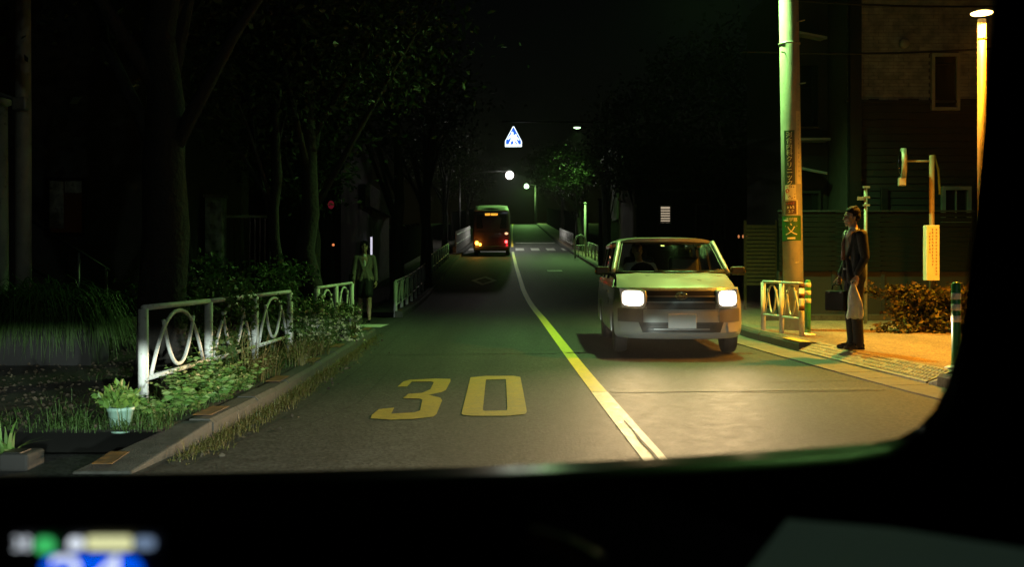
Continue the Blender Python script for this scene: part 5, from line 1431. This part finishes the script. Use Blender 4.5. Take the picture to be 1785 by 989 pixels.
# drooping ornamental grass on the retaining wall
og = thing('ornamental_grass', 'big mound of dark drooping grass on the low wall at the left', 'grass', (-5.0, 10.75, zr(10.7) + .52))
mb = MB(); r3 = random.Random(5)
for _ in range(1500):
    lf = r3.uniform(.7, 1.7)
    a = r3.uniform(0, 2*PI); rr = .55*math.sqrt(r3.random()); p = Vector((rr*1.15*math.cos(a), rr*.5*math.sin(a), .26*(1-(rr/.55)**2))); b = a + r3.uniform(-1.1, 1.1)
    l = r3.uniform(.35, 1.05); side = Vector((-math.sin(b), math.cos(b), 0)); prev = None
    for i in range(6):
        f = i/5; ro = l*.62*f; zz = l*(lf*f - (lf+.3)*f*f)
        q = p + Vector((math.cos(b)*ro, math.sin(b)*ro*.8, zz)); w = .009*(1-f)+.001; cur = [q-side*w, q+side*w]
        if prev: mb.add(prev+cur, [(0, 1, 3, 2)])
        prev = cur
mb.build('blades', M_grass, og, recalc=False)
# potted plant
pot = thing('plant_pot', 'pale green plastic plant pot with a bright leafy plant in front of the rail', 'plant pot', (-2.62, 6.72, kz(6.7)-.03))
MB().lathe([(.058, 0), (.062, .005), (.082, .145), (.088, .148), (.090, .172), (.080, .172), (.076, .15), (.01, .148)], n=22).build('pot', M_pot, pot, True)
MB().lathe([(.075, .13), (.074, .152), (.01, .156)], n=14).build('soil', M_soil, pot)
pp = thing('leafy_plant', 'bright green bushy plant growing in the pale green pot', 'plant', (-2.62, 6.72, kz(6.7)+.12))
mb = MB()
for _ in range(150):
    q = Vector((r.gauss(0, .042), r.gauss(0, .04), abs(r.gauss(.05, .04)))); leaf(mb, q, r.uniform(.045, .08), r, Vector((q.x*6, q.y*6, .5+r.random())), .62)
for _ in range(9): fern(mb, (r.gauss(-.02, .04), r.gauss(.02, .03), 0), 1, .20, r, .028)
mb.build('foliage', leafmat('pot_leaf', [(.05, .12, .02), (.10, .19, .03), (.15, .22, .05)]), pp, recalc=False)
# big leaved plant in the corner
cp = thing('broad_leaf_plant', 'broad bladed plant poking in at the lower left corner', 'plant', (-3.03, 6.0, .02))
mb = MB(); blades(mb, (0, 0, 0), 16, .30, .05, .022, random.Random(9), 1.1); mb.build('blades', M_fern, cp, recalc=False)
# shrubs
def shrub(name, label, c, rad, n, size, m, seed, flowers=0, stems=6):
    r = random.Random(seed); t = thing(name, label, 'shrub', c); mb = MB(); fl = MB()
    for k in range(stems):
        a = r.uniform(0, 2*PI); MB().tube([(0, 0, -.05), (rad[0]*.3*math.cos(a), rad[1]*.3*math.sin(a), rad[2]*.8), (rad[0]*.7*math.cos(a), rad[1]*.7*math.sin(a), rad[2]*1.5)], [.014, .010, .004], 6).build('stem', M_bark, t, True)
    cl = [Vector((r.gauss(0, .45)*rad[0], r.gauss(0, .45)*rad[1], rad[2]*(1 + r.uniform(-.85, .85)))) for _ in range(46)]
    for _ in range(n):
        q = r.choice(cl) + Vector((r.gauss(0, .13)*rad[0], r.gauss(0, .13)*rad[1], r.gauss(0, .16)*rad[2]))
        q.z = max(q.z, .02); leaf(mb, q, size*r.uniform(.6, 1.3), r, None, .55)
    mb.build('foliage', m, t, recalc=False)
    for _ in range(flowers):
        q = r.choice(cl) + Vector((r.gauss(0, .14)*rad[0], -abs(r.gauss(.1, .2))*rad[1], r.gauss(-.1, .2)*rad[2])); q.z = max(q.z, .03)
        for _k in range(4): leaf(fl, q, .035, r, None, .8)
    if flowers: fl.build('flowers', M_flower, t, recalc=False)
    return t
shrub('flowering_shrub', 'shrub covered in pale small flowers around the far end of the white rail', (-2.62, 13.2, kz(13)), (.34, .7, .33), 2600, .055, M_leaf2, 31, 420)
shrub('flowering_shrub', 'lower pale shrub spilling to the kerb in front of the last rail posts', (-2.45, 14.2, kz(14)), (.26, .5, .26), 1500, .05, M_leaf2, 32, 260)
shrub('hedge_shrub', 'dark shrub growing through the middle of the white rail', (-2.74, 9.55, kz(9.5)), (.24, .62, .50), 1700, .065, M_leaf2, 41)
shrub('hedge_shrub', 'dark loose hedge shrub behind the middle of the white rail', (-3.15, 11.6, kz(11)), (.55, .6, .46), 2800, .07, M_leaf2, 33)
shrub('hedge_shrub', 'dark hedge shrub rising behind the flowering shrub', (-3.05, 13.1, kz(13)), (.5, .6, .55), 2800, .07, M_leaf2, 34)
shrub('hedge_shrub', 'tall dark shrub in front of the mossy gate pillar', (-4.15, 13.6, kz(13)), (.6, .6, .62), 2600, .075, M_leaf2, 35, 12)
shrub('hedge_shrub', 'dark shrub filling the gap between the big trunk and the mossy pillar', (-4.75, 13.2, kz(13)), (.5, .5, .45), 1800, .07, M_leaf2, 36)
shrub('tinted_bush', 'lamp tinted green bush at the foot of the notice board on the right', (6.30, 15.7, zr(15.7)+KH-.03), (.56, .36, .37), 3400, .085, M_bush, 37)
shrub('tinted_bush', 'smaller dark bush beside the notice board behind the striped bollard', (7.0, 15.5, zr(15.5)+KH-.03), (.40, .35, .40), 2000, .085, M_bush, 38)
# loose weeds in the gutter, dead leaves
mb = MB(); r = random.Random(77)
for _ in range(1500):
    y = r.choice([r.gauss(6.9, .5), r.gauss(8.3, .4), r.gauss(9.6, .3), r.gauss(10.9, .5), r.gauss(12.6, .6), r.gauss(15, .8)])
    if y < 6.2 or y > 17: continue
    y += r.gauss(0, .15)
    x = xl(y) + abs(r.gauss(.0, .075)); blades(mb, (x + r.gauss(0, .02), y, zr(y)), 5, .095*r.random()**1.5 + .02, .05, .003, r, 1.6)
mb.build('gutter_weeds', M_weed, None, recalc=False, kind='stuff')
mb = MB()
for _ in range(4200):
    y = r.uniform(6.6, 16.4); x = -2.4 - abs(r.gauss(0, 2.0)); leaf(mb, Vector((x, y, kz(y) + .014 + r.uniform(0, .02))), r.uniform(.02, .05), r, Vector((r.gauss(0, 1), r.gauss(0, 1), r.gauss(0, .15))), .7)
for _ in range(260):
    y = r.uniform(6.2, 16); x = xl(y) + abs(r.gauss(.03, .12)); leaf(mb, Vector((x, y, zr(y)+.006)), r.uniform(.02, .05), r, Vector((r.gauss(0, 1), r.gauss(0, 1), .1)), .7)
mb.build('dead_leaf_litter', M_litter, None, recalc=False, kind='stuff')
mb = MB()
for _ in range(1300):
    y = 6.55 + 9*r.random()**1.7; x = -2.32 - abs(r.gauss(.1, .55)); blades(mb, (x, y, kz(y)), 5, .16*r.random()**1.6 + .03, .07, .0035, r, 1.5)
mb.build('rough_grass', M_grass, None, recalc=False, kind='stuff')

# ------------------------------------------------------------------ inside of the viewer's own car
own = thing('car_interior', 'dark dashboard and windscreen pillar of the car the picture is taken from', 'car interior', (0, 0, 0))
def wp(px, py, d): return Vector(((px-892.5)*d/1750, d, 1.15 + (480-py)*d/1750))
edge = [(-160, 836, 1.32), (0, 831, 1.32), (200, 828, 1.33), (400, 825, 1.34), (650, 819, 1.34), (900, 812, 1.34), (1050, 804, 1.33), (1200, 796, 1.31), (1350, 786, 1.28), (1450, 779, 1.25), (1520, 773, 1.22), (1565, 764, 1.19), (1600, 745, 1.16),
        (1628, 715, 1.13), (1650, 670, 1.10), (1668, 610, 1.07), (1679, 540, 1.04), (1690, 450, 1.0), (1698, 380, .97), (1705, 300, .94), (1713, 200, .91), (1721, 100, .88), (1732, 0, .85), (1745, -120, .82)]
P0 = [wp(*e) for e in edge]; n = len(P0)
def offs(i, k):
    f = min(max((i-9)/7, 0), 1)         # 0 along the dash, 1 along the pillar
    low = [(0, 0, 0), (0, -.05, -.0042), (.0, -.16, -.0135), (0, -.34, -.034), (0, -.62, -.06), (0, -.66, -.45)][k]
    pil = [(0, 0, 0), (.010, -.006, -.0), (.03, -.05, 0), (.07, -.16, -.0), (.20, -.40, -.02), (.55, -.5, -.1)][k]
    return Vector(low)*(1-f) + Vector(pil)*f
rows = [[P0[i] + offs(i, k) for i in range(n)] for k in range(6)]
def between(k0, k1, name, m, sub=2):
    mb = MB(); ks = list(range(k0, k1+1)); vs = [p for k in ks for p in rows[k]]
    fs = [(a*n+i, a*n+i+1, (a+1)*n+i+1, (a+1)*n+i) for a in range(len(ks)-1) for i in range(n-1)]
    mb.add(vs, fs); o = mb.build(name, m, own, True)
    s = o.modifiers.new('thick', 'SOLIDIFY'); s.thickness = .02; s.offset = -1
    return o
between(0, 2, 'windscreen_border', M_gloss); between(2, 5, 'dashboard', M_dash)
MB().slab(lambda u, v: (-1.1 + 1.62*u, 1.45 + .5*v, .72 + .03*math.sin(PI*v) - .05*(2*u-1)**4), 12, 8, (0, 0, -.03)).build('bonnet', M_gloss, own, True)
MB().slab(lambda u, v: (-1.2 + 1.75*u, -1.2 + 1.75*v, 1.62 + .03*math.sin(PI*u)), 8, 4, (0, 0, .04)).build('roof', M_black, own, True)
MB().slab(lambda u, v: (.60 + .05*math.sin(PI*v), -1.2 + 1.75*u, .35 + .55*v), 4, 4, (.04, 0, 0)).build('door', M_black, own, True)
for y in (-.25,): MB().box((-.37, -.62, .85), (1.3, .18, .9)).build('seat', M_black, own, bevel=.06)
MB().tube([wp(930, 935, .62), wp(985, 952, .60), wp(1030, 975, .58), wp(1060, 1010, .55)], .006, 8).build('trim_strip', M_postbrown, own, True)
for s in (-1, 1):
    beam('headlight_beam', (-.40 + s*.62, 2.0, .68), P_OWN, (.84, 1, .88), own, PI/2, math.radians(14), 74, cutoff=-.012, fall=.12)
# dash display
M_dw = glow('display_white', (.82, .90, 1), 1.0); M_dg = glow('display_green', (.06, .62, .16), .8); M_dy = glow('display_yellow', (.90, .92, .48), .85); M_db = glow('display_blue', (.0, .10, .95), .9); M_dgrey = glow('display_grey', (.25, .36, .55), .6)
D = .56
dd = thing('dash_display', 'small lit display on the dashboard with blue panel and white figures', 'display', wp(150, 990, D))
def dp(px, py, e=0): return wp(px, py, D - e) - dd.location
def dquad(name, x0, y0, x1, y1, m, e=.002, rnd_=0):
    pts = []
    rr = min(rnd_, (x1-x0)/2, (y1-y0)/2)
    for cx_, cy_, a0 in ((x1-rr, y0+rr, -90), (x1-rr, y1-rr, 0), (x0+rr, y1-rr, 90), (x0+rr, y0+rr, 180)):
        for k in range(5):
            a = math.radians(a0 + 90*k/4); pts.append((cx_ + rr*math.cos(a), cy_ + rr*math.sin(a)))
    mb = MB(); mb.prism(pts, lambda u, v, d: dp(u, v, e - d), .0012); return mb.build(name, m, dd)
dquad('casing', -30, 925, 292, 1100, M_black, 0, 14)
dquad('bezel_lip', -10, 903, 270, 924, M_gloss, .001, 6)
dquad('blue_panel', 70, 968, 250, 1080, M_db, .002, 30)
dquad('green_dot', 60, 937, 97, 967, M_dg, .003, 18)
dquad('yellow_bar', 150, 936, 231, 960, M_dy, .003, 8)
dquad('bar_end', 118, 938, 147, 960, M_dw, .003, 11)
dquad('grey_bar', 234, 937, 270, 959, M_dgrey, .003, 9)
mb = text_mb('38', 34, lambda a, b: dp(38 + a, 950 - b, .0035)); mb.build('small_figures', M_dw, dd, recalc=False)
mb = text_mb('24', 108, lambda a, b: dp(152 + a*1.28, 1010 - b, .0035)); mb.build('large_figures', M_dw, dd, recalc=False)
# sheet lying on the dash
sp_ = thing('paper_sheet', 'plain grey green sheet of paper lying on the dashboard at the lower right', 'paper', (0, 0, 0))
q = [wp(1372, 906, .80), wp(1560, 922, .775), wp(1850, 968, .70), wp(1850, 1120, .55), wp(1240, 1080, .60)]
q = [p + Vector((0, 0, .0)) for p in q]
mb = MB(); mb.add(q + [p - Vector((0, 0, .003)) for p in q], [tuple(range(5)), tuple(range(5, 10))[::-1]] + [(i, (i+1) % 5, 5+(i+1) % 5, 5+i)[::-1] for i in range(5)])
mb.build('sheet', M_paper, sp_)
# ------------------------------------------------------------------ thin night air
hz = MB().box((0, 112.5, 7.6), (124, 283, 17.6)).build('haze', None, None, kind='stuff')
mh = bpy.data.materials.new('haze'); mh.use_nodes = True
for n_ in list(mh.node_tree.nodes):
    if n_.type == 'BSDF_PRINCIPLED': mh.node_tree.nodes.remove(n_)
pv = mh.node_tree.nodes.new('ShaderNodeVolumePrincipled'); pv.inputs['Density'].default_value = .00014; pv.inputs['Anisotropy'].default_value = .8
pv.inputs['Color'].default_value = (.9, .9, .9, 1)
mh.node_tree.links.new(pv.outputs[0], mh.node_tree.nodes['Material Output'].inputs['Volume'])
hz.data.materials.clear(); hz.data.materials.append(mh)
